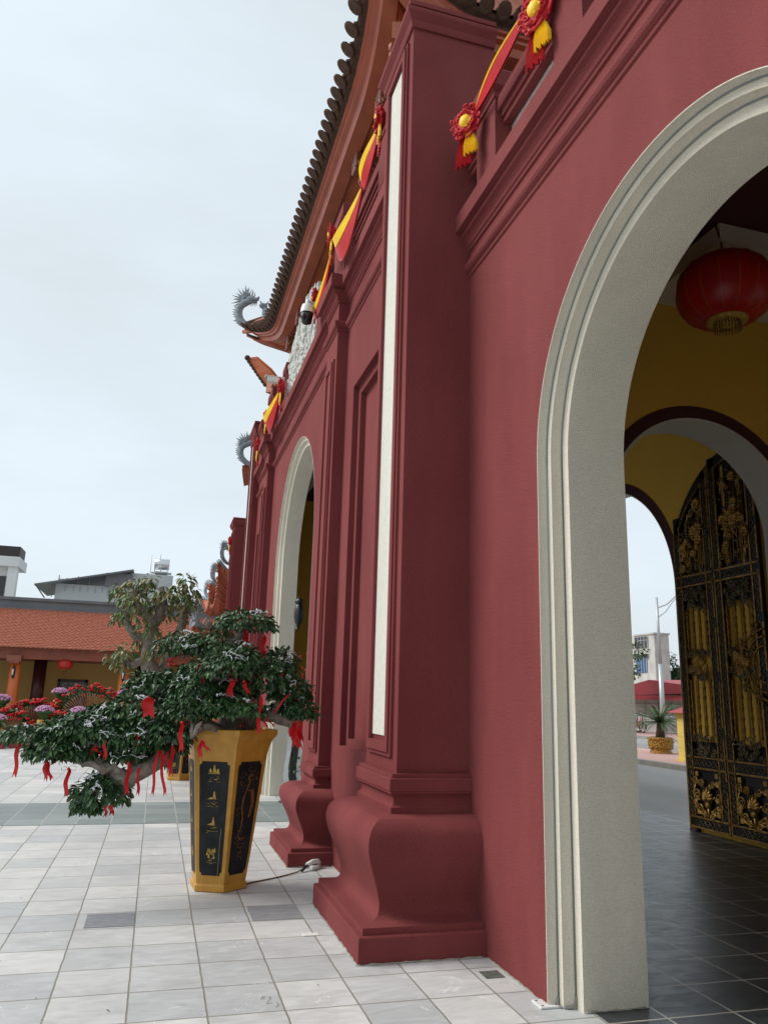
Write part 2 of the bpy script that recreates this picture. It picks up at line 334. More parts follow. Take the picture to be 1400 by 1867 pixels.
# ------------------------------------------------------------------ ground
g = MB(); g.quad((-400,-60,-.16),(600,-60,-.16),(600,900,-.16),(-400,900,-.16)); struct(g, 'ground', BASE)
g = MB(); g.quad((-40,-8,0),(2.385,-8,0),(2.385,60,0),(-40,60,0)); struct(g, 'courtyard_pavement', COURT)
g = MB(); g.box(-40,2.20,10.45,12.35,.0015,.004); g2 = MB(); g2.quad((-40,10.45,.004),(2.38,10.45,.004),(2.38,12.35,.004),(-40,12.35,.004)); struct(g2, 'paving_band', BAND)
g = MB(); g.box(2.385,7.45,-2,24.5,-.14,.0); struct(g, 'passage_floor', SLATE)
g = MB(); g.quad((7.45,-40,-.10),(60,-40,-.10),(60,120,-.10),(7.45,120,-.10)); struct(g, 'road', ASPH)
g = MB(); g.box(13.85,17.4,-30,110,-.15,.02); struct(g, 'median_pavement', PINK)
g = MB(); g.box(13.6,13.85,-30,110,-.15,.035); g.box(17.4,17.6,-30,110,-.15,.035); struct(g, 'kerb', KERB)
g = MB(); g.box(23.85,60,-30,110,-.15,.02); struct(g, 'far_pavement', PINK)
g = MB(); g.box(23.6,23.85,-30,110,-.15,.035); struct(g, 'far_kerb', KERB)

# ------------------------------------------------------------------ gate house
GH = thing('gate_house', 'large dark red temple gate house with arched openings and a curved tile roof', 'gate house', (0,0,0))
XW = 1.78; XA = 2.18; ZT = 6.37
PCON = []   # cornice path pieces
# tall end pillars (the near one and its mirror) -------------------------------------------------
_prof0 = [(.315,0),(.315,.145),(.310,.153),(.283,.157),(.283,.197),(.245,.200),(.212,.206),(.175,.219),(.153,.235),(.142,.262),(.140,.30),(.150,.345),(.168,.40),(.195,.469),(.220,.53),(.239,.585),(.250,.63),(.253,.67),(.248,.71),(.236,.745),(.215,.775),(.188,.799),(.150,.817),(.116,.826),(.05,.829),(.05,.868),(.044,.872),(.030,.885),(.024,.905),(.027,.930),(.042,.952),(.057,.958),(.057,.972),(.064,.976),(.064,1.053),(.060,1.058),(.046,1.060),(.046,1.086),(0,1.0865)]
prof1 = []
for (a, b) in zip(_prof0[:-1], _prof0[1:]):
    prof1.append(a)
    if .2 <= a[1] < .82 and b[1]-a[1] > .012:
        i_ = _prof0.index(a); p0, p3 = _prof0[i_-1], _prof0[min(i_+2, len(_prof0)-1)]
        for t in (.33, .66):   # catmull-rom between the measured stations
            prof1.append(tuple(.5*((2*a[k])+(-p0[k]+b[k])*t+(2*p0[k]-5*a[k]+4*b[k]-p3[k])*t*t+(-p0[k]+3*a[k]-3*b[k]+p3[k])*t**3) for k in (0, 1)))
prof1.append(_prof0[-1])
def pillar(y0, y1, scale=1.0, x0=1.645, xb=2.2):
    b = MB(); b.rectloft(x0, y0, y1, xb, [(o, z*scale) for o, z in prof1]); 
    o = b.build('pedestal', RED, GH); smooth(o); return o
def smooth(o, a=24):
    me = o.data; me.polygons.foreach_set('use_smooth', [True]*len(me.polygons)); me.set_sharp_from_angle(angle=R(a))
def tall(y0, y1, x0=1.645, top=7.36, zb=1.086, xb=2.41, xlow=2.2, zsw=5.55):
    pillar(y0, y1, 1.0, x0, xlow)
    s = MB(); s.box(x0, xlow, y0, y1, zb, zsw); s.box(x0, xb, y0, y1, zsw, top); 
    s.build('pillar_shaft', RED, GH)
    c = MB(); c.rectloft(x0, y0, y1, xb, [(0,top-.03),(.02,top-.03),(.03,top),(.035,top+.03),(.075,top+.085),(.08,top+.1),(.08,top+.125),(.03,top+.135),(.03,top+.165),(.055,top+.17),(.055,top+.215),(0,top+.22)])
    c.build('pillar_cap', RED, GH)
def frame(y0, y1, z0, z1, x, panel=True, x_in=.0):
    # two stepped raised fillets round a sunken cream strip
    def ring(a, b, pr, m, nm):
        q = MB(); w = b
        q.box(x-pr, x+.01, y0+a, y0+w, z0+a, z1-a); q.box(x-pr, x+.01, y1-w, y1-a, z0+a, z1-a)
        q.box(x-pr, x+.01, y0+w, y1-w, z0+a, z0+w); q.box(x-pr, x+.01, y0+w, y1-w, z1-w, z1-a); return q
    q = ring(0, .03, .022, None, ''); q2 = ring(.03, .10, .038, None, ''); q.v, kk = q.v, len(q.v); q.add(q2.v, q2.f); q.build('panel_frame', RED, GH)
    if panel:
        p = MB(); p.box(x-.008, x+.012, y0+.101, y1-.101, z0+.135, z1-.12); p.build('cream_strip', CREAM2, GH)
    else:
        p = MB(); p.box(x-.018, x+.012, y0+.101, y1-.101, z0+.101, z1-.101); p.build('panel_strip', RED, GH)
tall(5.335, 6.15); frame(5.44, 6.07, 1.185, 7.27, 1.645)
tall(2*YC-6.15, 2*YC-5.335); frame(2*YC-6.07, 2*YC-5.44, 1.185, 7.27, 1.645)
# outer low pillar at the far end
pillar(22.2, 22.9, 1.0, 1.75, 2.3); s = MB(); s.box(1.75,2.4,22.2,22.9,1.086,6.3); s.build('pillar_shaft', RED, GH)
c = MB(); c.rectloft(1.75, 22.2, 22.9, 2.4, [(0,6.3),(.03,6.32),(.08,6.42),(.08,6.46),(.03,6.48),(.05,6.5),(.05,6.55),(0,6.56)]); c.build('pillar_cap', RED, GH)
frame(22.28, 22.82, 1.185, 6.2, 1.75)
# flat pilasters beside the central arch
for (a, b) in ((8.09, 8.68), (2*YC-8.68, 2*YC-8.09)):
    q = MB(); q.rectloft(1.655, a, b, XW, [(o*1.0, z*.82) for o, z in prof1]); smooth(q.build('pilaster_pedestal', RED, GH))
    q = MB(); q.box(1.655, XW+.01, a, b, .89, 6.35); q.build('pilaster_shaft', RED, GH)
    frame(a+.09, b-.09, 1.02, 5.42, 1.655, False)
# wall bays with a sunken double panel
def bay(y0, y1):
    q = MB(); A, B = y0+.26, y1-.40
    if y0 > YC: A, B = y0+.40, y1-.26
    za, zb = 1.12, 4.90; x = XW; xb = 2.14
    q.box(x, xb, y0, A, 0, 6.4); q.box(x, xb, B, y1, 0, 6.4); q.box(x, xb, A, B, 0, za); q.box(x, xb, A, B, zb, 6.4)
    q.box(x+.06, xb-.01, A, A+.10, za, zb); q.box(x+.06, xb-.01, B-.10, B, za, zb); q.box(x+.06, xb-.01, A+.10, B-.10, za, za+.07); q.box(x+.06, xb-.01, A+.10, B-.10, zb-.10, zb)
    q.box(x+.12, xb-.02, A+.10, B-.10, za+.07, zb-.10)
    q.build('wall_bay', RED, GH)
bay(6.15, 8.10); bay(2*YC-8.10, 2*YC-6.15)
mpx = lambda y, z, d: (d, y, z)
# central arch wall
q = MB(); q.archwall(mpx, 8.68, 2*YC-8.68, 0, 6.4, YC, 1.72, 3.72, XW, 2.10); q.build('arch_wall', RED, GH)
def surround(yc, ro, zs, xw, xb, st=.038):
    pr = [(0, xw-.004), (st*.9, xw-.004+.0)]
    q = MB(); i = .0
    P = [(0.0, xb), (0.0, xw-.004), (.004, xw-.004), (.006, xw+.045), (.055, xw+.05), (.058, xw+.10), (.12, xw+.105), (.12, xb)]
    q.archsweep(mpx, yc, ro+.002, 0, zs, P, 56); q.v = q.v
    # flat ends closing the back
    q.build('arch_surround', CREAM, GH)
surround(YC, 1.72, 3.72, XW, 2.15)
# side arch walls
for yc, ya, yb in ((2.87, -1.5, 5.40), (2*YC-2.87, 2*YC-5.4, 23.0)):
    q = MB(); q.archwall(mpx, ya, yb, 0, 5.52, yc, 1.335, 3.06, XA, 2.70); q.build('arch_wall', RED, GH)
def surround2(yc, ro, zs, xw, xb):
    q = MB()
    P = [(-.001, xb), (-.001, xw-.004), (.004, xw-.004), (.005, xw+.062), (.008, xw+.070), (.011, xw+.062), (.053, xw+.064), (.055, xw+.140), (.058, xw+.148), (.061, xw+.140), (.124, xw+.144), (.124, xb)]
    q.archsweep(mpx, yc, ro, 0, zs, P, 64); q.build('arch_surround', CREAM, GH)
    w = MB()
    for ins, dx in ((.009, .060), (.059, .137)):
        pts = [(xw+dx, yc+(ro-ins), .05), (xw+dx, yc+(ro-ins), zs)] + [(xw+dx, yc+(ro-ins)*math.cos(a), zs+(ro-ins)*math.sin(a)) for a in np.linspace(0, PI, 40)]
        pts = [(p[0], p[1]+random.uniform(-.0015, .0015), p[2]) for p in pts]
        w.tube(pts, .0055, 6)
    w.tube([(xw+.06, yc+ro-.009, .05), (xw+.045, yc+ro-.015, .015), (xw+.055, yc+ro-.04, .008), (xw+.10, yc+ro-.065, .008), (xw+.13, yc+ro-.062, .02), (xw+.137, yc+ro-.059, .06)], .0065, 6)
    w.build('light_strip', LAMPG, GH)
surround2(2.87, 1.335, 3.06, XA, 2.72); surround2(2*YC-2.87, 1.335, 3.06, XA, 2.72)
# cornices ------------------------------------------------------------
def mouldings(path, za, zc, k=1.0):
    q = MB(); q.sweep(path, [(-.02,za-.125),(0.004,za-.125),(.014,za-.118),(.014,za-.090),(.024,za-.086),(.040,za-.072),(.050,za-.050),(.050,za-.025),(.040,za-.006),(.024,za),(.004,za+.003),(-.02,za+.003)]); q.build('string_moulding', RED, GH)
    q = MB(); q.sweep(path, [(-.05,zc-.30),(.004,zc-.30),(.016,zc-.295),(.016,zc-.270),(.028,zc-.262),(.034,zc-.235),(.055,zc-.205),(.085,zc-.19),(.085,zc-.168),(.078,zc-.162),(.078,zc-.150),(.130,zc-.145),(.130,zc),(-.05,zc)]); q.build('cornice', RED, GH)
mir = lambda pts: [(x, 2*YC-y) for x, y in pts][::-1]
pathL = [(XW,6.149),(XW,8.09),(1.655,8.09),(1.655,8.68),(XW,8.68),(XW,2*YC-8.68),(1.655,2*YC-8.68),(1.655,2*YC-8.09),(XW,2*YC-8.09),(XW,2*YC-6.149)]
mouldings(pathL, 5.86, 6.40)
pathR = [(XA,-1.5),(XA,5.34)]; mouldings(pathR, 5.11, 5.52); mouldings(mir(pathR), 5.11, 5.52)
# parapets ------------------------------------------------------------
def pier(x0, x1, y0, y1, z0, z1, name='parapet_pier'):
    q = MB(); q.rectloft(x0, y0, y1, x1, [(0,z0),(0,z1-.24),(.012,z1-.235),(.012,z1-.20),(.035,z1-.17),(.05,z1-.155),(.05,z1-.02),(.04,z1),(0,z1)]); q.build(name, RED, GH)
def rail(x0, x1, y0, y1, z0, z1):
    q = MB(); q.box(x0, x1, y0, y1, z1-.12, z1); q.box(x0+.03, x1, y0, y1, z1-.17, z1-.12); q.box(x0+.05, x1, y0, y1, z1-.22, z1-.17); q.box(x0+.07, x1, y0, y1, z0, z0+.10); q.build('parapet_rail', RED, GH)
    q = MB(); q.box(x0+.12, x1-.02, y0, y1, z0+.10, z1-.22); q.build('carved_panel', CARVED, GH)
for y in (8.09, 2*YC-8.68): pier(1.69, 2.0, y, y+.59, 6.40, 7.43)
for y in (6.15, 2*YC-6.70): pier(1.72, 2.0, y, y+.55, 6.40, 7.43)
rail(1.76, 1.96, 6.70, 8.09, 6.40, 7.15); rail(1.76, 1.96, 2*YC-8.09, 2*YC-6.70, 6.40, 7.15)
rail(1.78, 1.96, 8.68, 9.75, 6.40, 6.92); rail(1.78, 1.96, 2*YC-9.75, 2*YC-8.68, 6.40, 6.92)
pier(1.74, 2.0, 9.75, 10.05, 6.40, 7.2); pier(1.74, 2.0, 2*YC-10.05, 2*YC-9.75, 6.40, 7.35)
# white relief tablet over the central arch, with a jagged carved outline
q = MB(); top = []
for i in range(41):
    y = 10.05+2.70*i/40; t = (i/40-.5)*2
    top.append((y, 7.42+.42*(1-t*t)+.05*math.sin(i*2.3)+random.uniform(-.03, .03)))
for i in range(40):
    a, b = top[i], top[i+1]; xo = 1.77+random.uniform(-.03, .02)
    q.box(xo, 1.92, a[0], b[0], 6.40, (a[1]+b[1])/2)
    for k in range(6):
        zc = 6.5+random.random()*.9; q.ball((xo, (a[0]+b[0])/2, zc), .035, .05, random.uniform(.03, .09), 6, 4)
q.build('relief_tablet', CARVED, GH)
for sgn in (0, 1):
    f = (lambda y: y) if not sgn else (lambda y: 2*YC-y)
    for (a, b) in ((4.66, 5.02), (3.38, 3.74), (2.1, 2.46), (.8, 1.16)):
        a, b = sorted((f(a), f(b))); pier(2.11, 2.32, a, b, 5.52, 6.40)
    for (a, b) in ((5.02, 5.334), (3.74, 4.66), (2.46, 3.38), (1.16, 2.1)):
        a, b = sorted((f(a), f(b))); rail(2.13, 2.31, a, b, 5.52, 6.16)
# terrace slab and ceilings
q = MB(); q.box(2.72, 7.0, -1.5, 23.9, 5.76, 5.9); q.build('ceiling', MAR, GH)
q = MB(); q.box(4.40, 7.0, 4.98, 6.1, 5.58, 5.755); q.box(4.40, 7.0, 2*YC-6.1, 2*YC-4.98, 5.58, 5.755)
q.box(2.13, 2.55, 6.5, 2*YC-6.5, 5.5, 5.755); q.build('ceiling_soffit', WHITE, GH)
q = MB(); q.box(2.13, 2.72, 6.5, 2*YC-6.5, 5.76, 5.9); q.build('ceiling', MAR, GH)
# cross walls between passages (arched)
mpy = lambda x, z, d: (x, d, z)
for ya, yb in ((6.10, 6.50), (2*YC-6.50, 2*YC-6.10)):
    q = MB(); q.archwall(mpy, 2.14, 7.0, 0, 5.755, 4.944, 1.06, 3.32, ya, yb); q.build('cross_wall', YEL, GH)
    d0 = ya-.006 if ya < YC else yb+.006
    q = MB(); q.archsweep(mpy, 4.944, 1.185, 0, 3.32, [(0, d0+.03), (0, d0), (.125, d0), (.125, d0+.03)] if ya < YC else [(0, d0-.03), (0, d0), (.125, d0), (.125, d0-.03)], 48); q.build('arch_band', MAR, GH)
    q = MB(); q.archsweep(mpy, 4.944, 1.0595, 0, 3.32, [(0, ya-.004), (.03, ya-.004), (.03, yb+.004), (0, yb+.004)], 48, True); q.build('arch_lining', WHITE, GH)
q = MB(); q.box(2.14, 6.99, -1.5, -1.2, 0, 5.755); q.box(2.14, 6.99, 23.6, 23.9, 0, 5.755); q.build('end_wall', YEL, GH)
q = MB(); q.box(2.72, 2.74, 4.4, 6.09, 0, 5.75); q.build('inner_wall', YEL, GH)
# street wall with three arches
q = MB(); q.archwall(mpx, 7.9, 14.5, 0, 5.755, 11.16, 1.80, 3.24, 7.0, 7.42)
q.archwall(mpx, -1.5, 7.9, 0, 5.755, 2.87, 1.3, 3.06, 7.0, 7.42); q.archwall(mpx, 14.5, 23.9, 0, 5.755, 19.93, 1.3, 3.06, 7.0, 7.42)
q.build('street_wall', YEL, GH)
q = MB(); q.box(7.42, 7.43, -1.5, 23.9, 5.3, 6.4); q.build('street_face', RED, GH)
for yc, r, zs in ((11.16, 1.80, 3.24), (2.87, 1.3, 3.06), (19.93, 1.3, 3.06)):
    q = MB(); q.archsweep(mpx, yc, r+.15, 0, zs, [(0, 7.02), (0, 6.99), (.155, 6.99), (.155, 7.0)], 48); q.build('arch_band', MAR, GH)
    q = MB(); q.archsweep(mpx, yc, r-.002, 0, zs, [(0, 6.996), (.02, 6.996), (.02, 7.424), (0, 7.424)], 48, True); q.build('arch_lining', WHITE, GH)

# ------------------------------------------------------------------ roof of the gate house
Y0, Y1 = 6.6, 2*YC-6.6; X0, X1 = 1.6, 7.6
def corner_t(y): return max(0, (abs(y-YC)-3.1)/1.7)
def eavez(y):
    t = corner_t(y); return 9.18+(1.0 if y < YC else .45)*t*t
def eavex(y):
    t = corner_t(y); return X0-(.12 if y < YC else .45)*t**3
def front(off, dz, n=120):
    pts = []
    for i in range(n+1):
        y = Y0+(Y1-Y0)*i/n; k = off*min(1, 1)  # mitre the ends
        yy = min(max(y, Y0+off), Y1-off)
        pts.append((eavex(y)+off, yy, eavez(y)+dz))
    return pts
sectn = [(0,0),(.03,-.03),(.09,-.04),(.09,-.09),(.09,-.10),(.09,-.13),(.13,-.14),(.14,-.17),(.20,-.19),(.24,-.27),(.42,-.30),(.44,-.24),(.72,-.24)]
cuts = (0, 3, 10, len(sectn)-1)
def evx(x, far):    # side eaves along x
    t = max(0, (abs(x-4.6)-1.5)/1.5); return t
def side(off, dz, far, n=60):
    pts = []
    ze = .45 if far else 1.0
    for i in range(n+1):
        x = X0+(X1-X0)*i/n; t = evx(x, far); xx = min(max(x, X0+off), X1-off)
        kx = -(.45 if far else .12)*max(0, t)**3 if x < 4.6 else 0
        y = (Y1-off+.3*t**3) if far else (Y0+off-.1*t**3)
        pts.append((xx+kx, y if True else 0, 9.18+ze*t*t+dz))
    return pts
roof_parts = []
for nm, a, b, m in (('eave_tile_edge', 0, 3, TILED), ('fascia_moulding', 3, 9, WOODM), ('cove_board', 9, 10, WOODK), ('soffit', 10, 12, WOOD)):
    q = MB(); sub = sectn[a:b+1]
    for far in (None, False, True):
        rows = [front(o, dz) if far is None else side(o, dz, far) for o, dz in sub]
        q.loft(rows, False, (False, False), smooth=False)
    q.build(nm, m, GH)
# roof skin, rising to the ridge
q = MB(); rows = []
for k in range(9):
    t = k/8; rows.append([(p[0]+t*3.0, YC+(p[1]-YC)*(1-.35*t), p[2]+.05+t*2.3*(.6+.4*t)-max(0, p[2]-9.18)*t) for p in front(0, 0, 60)])
q.loft(rows, False, (False, False), smooth=True)
for far in (False, True):
    rows = []
    for k in range(9):
        t = k/8; rows.append([(4.6+(p[0]-4.6)*(1-t*.9), p[1]+(YC-p[1])*.35*t, p[2]+.05+t*2.3*(.6+.4*t)-max(0, p[2]-9.18)*t) for p in side(0, 0, far, 40)])
    q.loft(rows, False, (False, False), smooth=True)
q.build('roof_skin', TILER, GH)
q = MB(); A_ = [at(*p) for p in ((453,652,16.9),(468,676,16.85),(486,700,16.8))]; B_ = [at(*p) for p in ((470,650,16.6),(496,672,16.3),(522,706,16.1))]
q.loft([[a for a in A_], [b for b in B_]], False, (False, False)); q.loft([[a-Vector((0,0,.07)) for a in A_][::-1], [b-Vector((0,0,.07)) for b in B_][::-1]], False); q.loft([[a for a in A_], [a-Vector((0,0,.07)) for a in A_]], False)
q.build('hip_soffit', WOOD, GH)
q = MB()
for i in range(9): a = A_[0].lerp(A_[2], i/8); q.ball(a-Vector((.02,0,.01)), .07, .05, .07, 8, 5)
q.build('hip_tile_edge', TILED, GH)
# round tile ends along the eaves with the start of their rolls
q = MB(); y = Y0+.1
def roll(q, p, dirv, r):
    d = Vector(dirv); n = 12; s0 = Vector(p); side_ = d.cross(Vector((0, 0, 1))).normalized(); h = Vector((d.x, d.y, 0)).normalized(); nn = (h*.62+Vector((0, 0, .78))).normalized(); vv = nn.cross(side_).normalized()
    # round drip plate, tilted out and down, then the roll running up the slope
    ring = lambda k, o_: [s0-h*.02+nn*o_+side_*r*k*math.cos(2*PI*j/n)+vv*r*1.2*k*math.sin(2*PI*j/n) for j in range(n)]
    q.loft([ring(.80, -.012), ring(1.0, -.004), ring(1.0, .012), ring(.8, .02)], True, (True, True), False)
    loops = [[s0+d*t+side_*r*.8*math.cos(2*PI*j/n)+Vector((0, 0, .03+r*.8*math.sin(2*PI*j/n))) for j in range(n)] for t in (0, .5)]
    q.loft(loops, True, (True, True), False)
while y < Y1-.05:
    z = eavez(y); roll(q, (eavex(y)-.04, y, z+.015), (1, 0, .55), .088); y += .205
for far in (False, True):
    pts = side(0, 0, far, 400); last = None
    for p in pts:
        if far and p[0] < 2.1: continue
        if last is None or (Vector(p)-Vector(last)).length > .205:
            roll(q, (p[0], p[1]+(.04 if far else -.04), p[2]+.015), (0, -1 if far else 1, .55), .088); last = p
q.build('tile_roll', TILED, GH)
# red tile wedge on top of the flying corner and the far corner beam
def cornertip(q, x, y, z, sx, sy):
    for k in range(5):
        q.tube([(x+sx*.04*k, y, z+.02+.03*k), (x+sx*(.5+.04*k), y+sy*.45, z-.08+.03*k)], .045, 6)
q = MB(); cornertip(q, 1.16, Y1+.25, 9.60, 1, -1); q.build('corner_tiles', TILER, GH)
q = MB(); q.box(2.30, 2.42, 7.8, 2*YC-7.8, 6.4, 9.0); q.build('clerestory_wall', WOODD, GH)
q = MB(); q.box(2.31, 7.0, 7.6, 7.7, 5.9, 8.98); q.box(2.31, 7.0, 15.1, 15.2, 5.9, 8.98); q.build('clerestory_side', WOODD, GH)
# brackets with fretwork ends
def bracket(y, x0=1.98, x1=2.32, z=8.66, h=.24, w=.22):
    q = MB(); q.box(x0, x1, y-w/2, y+w/2, z, z+h); q.box(x0+.08, x1, y-w/2+.02, y+w/2-.02, z-.13, z); 
    for k in range(9): q.ball((x0+.04+.035*k, y-w/2-.01, z+.06+.05*math.sin(k*1.9)), .03, .02, .035, 6, 4)
    o = q.build('bracket', WOODS, GH)
    f = MB(); e = x0-.006
    a, b, c, d = y-w/2, y+w/2, z, z+h; t = .012
    for (u0, u1, v0, v1) in ((a,b,c,c+t),(a,b,d-t,d),(a,a+t,c,d),(b-t,b,c,d),(a+.035,b-.035,c+.035,c+.035+t),(a+.035,b-.035,d-.035-t,d-.035),(a+.035,a+.035+t,c+.035,d-.07),(b-.035-t,b-.035,c+.07,d-.035),(a+.07,b-.07,c+h/2-t/2,c+h/2+t/2),(y-t/2,y+t/2,c+.07,d-.07)):
        f.box(e-.006, e+.006, u0, u1, v0, v1)
    f.build('fret_end', GOLDM if False else mat_pale, GH)
mat_pale = mat('pale pink fret paint', (.42, .24, .22), .7)
for y in (7.85, 9.05, 2*YC-9.05, 2*YC-7.85): bracket(y)
# projecting corner beams
for a, b in (((2.25,7.75,8.86),(1.97,6.88,8.92)), ((2.25,15.05,7.98),(1.80,15.95,8.12))):
    q = MB(); a, b = Vector(a), Vector(b); d = (b-a); n = Vector((-d.y, d.x, 0)).normalized(); u = n.cross(d).normalized()
    q.obox((a+b)/2, d/2, n*.10, u*.12); q.obox(a.lerp(b, .35)-Vector((0,0,.2)), d*.35, n*.085, u*.08)
    for k in range(6): q.ball(a.lerp(b, .15+.12*k)+n*.10*(1 if n.x < 0 else -1), .05, .05, .06, 7, 5)
    q.build('corner_beam', WOODB, GH)

# ------------------------------------------------------------------ dragon finials
def dragon_mesh(s=1.0, spikes=1.0):
    """side profile in the u-z plane, head turned back over the roof (towards +u)"""
    q = MB()
    path = [(.75,.0),(.55,.02),(.38,.06),(.22,.14),(.10,.26),(.05,.40),(.05,.52),(.10,.63),(.20,.70),(.32,.73)]
    rad = [.06,.07,.08,.09,.095,.095,.09,.085,.09,.07]
    q.tube([(u*s, 0, z*s) for u, z in path], [r*s for r in rad], 10)
    for i in range(len(path)-1):        # dorsal fins on the outer side
        for t in (0, .5):
            u = path[i][0]*(1-t)+path[i+1][0]*t; z = path[i][1]*(1-t)+path[i+1][1]*t
            du = path[i+1][0]-path[i][0]; dz = path[i+1][1]-path[i][1]; l = math.hypot(du, dz); nu, nz = (dz/l), (-du/l)
            nu, nz = -abs(nu)*1 if u < .3 else nu, nz
            if i < 2: continue
            w = .045; tip = (u-.16-.02*random.random(), z+.02*random.random()+(.03 if z > .3 else -.02))
            for sd in (-.012, .012):
                q.add([((u-.03)*s, sd*s, (z-w)*s), ((u-.03)*s, sd*s, (z+w)*s), (tip[0]*s, 0, tip[1]*s)], [(0,1,2)])
    # head: muzzle, brow, jaw, horns
    q.ball((.33*s, 0, .77*s), .13*s, .09*s, .09*s, 10, 7); q.ball((.46*s, 0, .76*s), .08*s, .06*s, .045*s, 8, 6); q.ball((.43*s, 0, .69*s), .07*s, .05*s, .025*s, 8, 6)
    q.ball((.52*s, 0, .80*s), .03*s, .03*s, .035*s, 6, 5)
    for a in range(9):      # mane spikes fanning back and up
        an = R(75+a*17); l = (.26+.05*(a % 2))*spikes; b = Vector((.22, 0, .76))
        for sy in (-.04, .04):
            d = Vector((math.cos(an), sy*2, math.sin(an))); sd = Vector((-math.sin(an), 0, math.cos(an)))*.035; b2 = b+Vector((math.cos(an)*.05, sy, math.sin(an)*.05))
            q.add([(b2+sd)*s, (b2-sd)*s, (b2+d*l)*s], [(0,1,2)])
            q.tube([b2*s, (b2+d*l*.6)*s, (b2+d*l)*s], [.03*s, .018*s, .003*s], 5)
    for sy in (-.05, .05):
        q.tube([(.30*s, sy*s, .84*s), (.27*s, sy*1.5*s, .95*s), (.20*s, sy*2*s, 1.03*s)], [.022*s, .016*s, .004*s], 5)
        q.tube([(.38*s, sy*s, .84*s), (.40*s, sy*1.3*s, .93*s), (.37*s, sy*1.6*s, 1.0*s)], [.02*s, .014*s, .004*s], 5)
    for k in range(4): q.tube([((.36+.04*k)*s, 0, .69*s), ((.34+.045*k)*s, 0, .58*s)], [.018*s, .003*s], 5)
    return q
def dragon(loc, ang, s, cur=False, parent=None):
    q = dragon_mesh(s)
    if cur:
        q.tube([(.62*s,0,.0),(.60*s,0,.18*s),(.66*s,0,.32*s),(.76*s,0,.40*s),(.84*s,0,.40*s)], [.05*s,.045*s,.04*s,.03*s,.02*s], 8)
        for k in range(7): q.tube([((.78+.035*k)*s, 0, .02*s), ((.80+.045*k)*s, 0, (.22+.14*math.sin(k*1.8))*s)], [.05*s, .008*s], 6)
        q.ball((.98*s, 0, .15*s), .17*s, .07*s, .17*s, 10, 7)
    c, sn = math.cos(ang), math.sin(ang)
    q.v = [(loc[0]+v[0]*c-v[1]*sn, loc[1]+v[0]*sn+v[1]*c, loc[2]+v[2]) for v in q.v]
    return q.build('dragon_finial', DRAG, parent, fix=False)
dragon((.98, Y1+.25, 9.62), R(-28), .98, parent=GH)
# crouching beast just behind it on the hip
q = MB(); bx, by, bz = 1.62, Y1-.10, 9.60
q.tube([(bx,by,bz),(bx+.02,by,bz+.22),(bx-.03,by,bz+.40),(bx-.05,by,bz+.52)], [.12,.10,.075,.05], 9); q.ball((bx-.08,by,bz+.56), .10,.07,.07); q.tube([(bx-.02,by,bz+.60),(bx+.04,by,bz+.70)], [.03,.005], 5); q.tube([(bx-.12,by,bz+.6),(bx-.16,by,bz+.68)], [.03,.005], 5)
for k in range(5): q.ball((bx-.02, by-.05, bz+.1+.08*k), .09-.008*k, .05, .03, 8, 4)
q.build('beast_finial', DRAG, GH)
# ridge-end dragon whose mane just shows over the eave, and the far side gate's own roof corner
dragon((1.82, 13.4, 9.70), R(-10), .8, parent=GH)
q = MB(); rows = []
for k in range(6):      # flying corner of the roof over the far side passage
    t = k/5; rows.append([(1.62+.5*t+.2*u, 19.6+1.3*u+.0*t, 7.38+.18*t+.12*(1-u)**2-.12) for u in np.linspace(0, 1, 10)])
q.loft(rows, False, (False, False), smooth=True); q.loft([[(x, y, z-.09) for x, y, z in r_][::-1] for r_ in rows], False, (False, False), smooth=True)
q.build('side_roof', TILER, GH)
for k in range(7): pass
dragon((1.52, 19.7, 7.38), R(-12), .86, parent=GH)

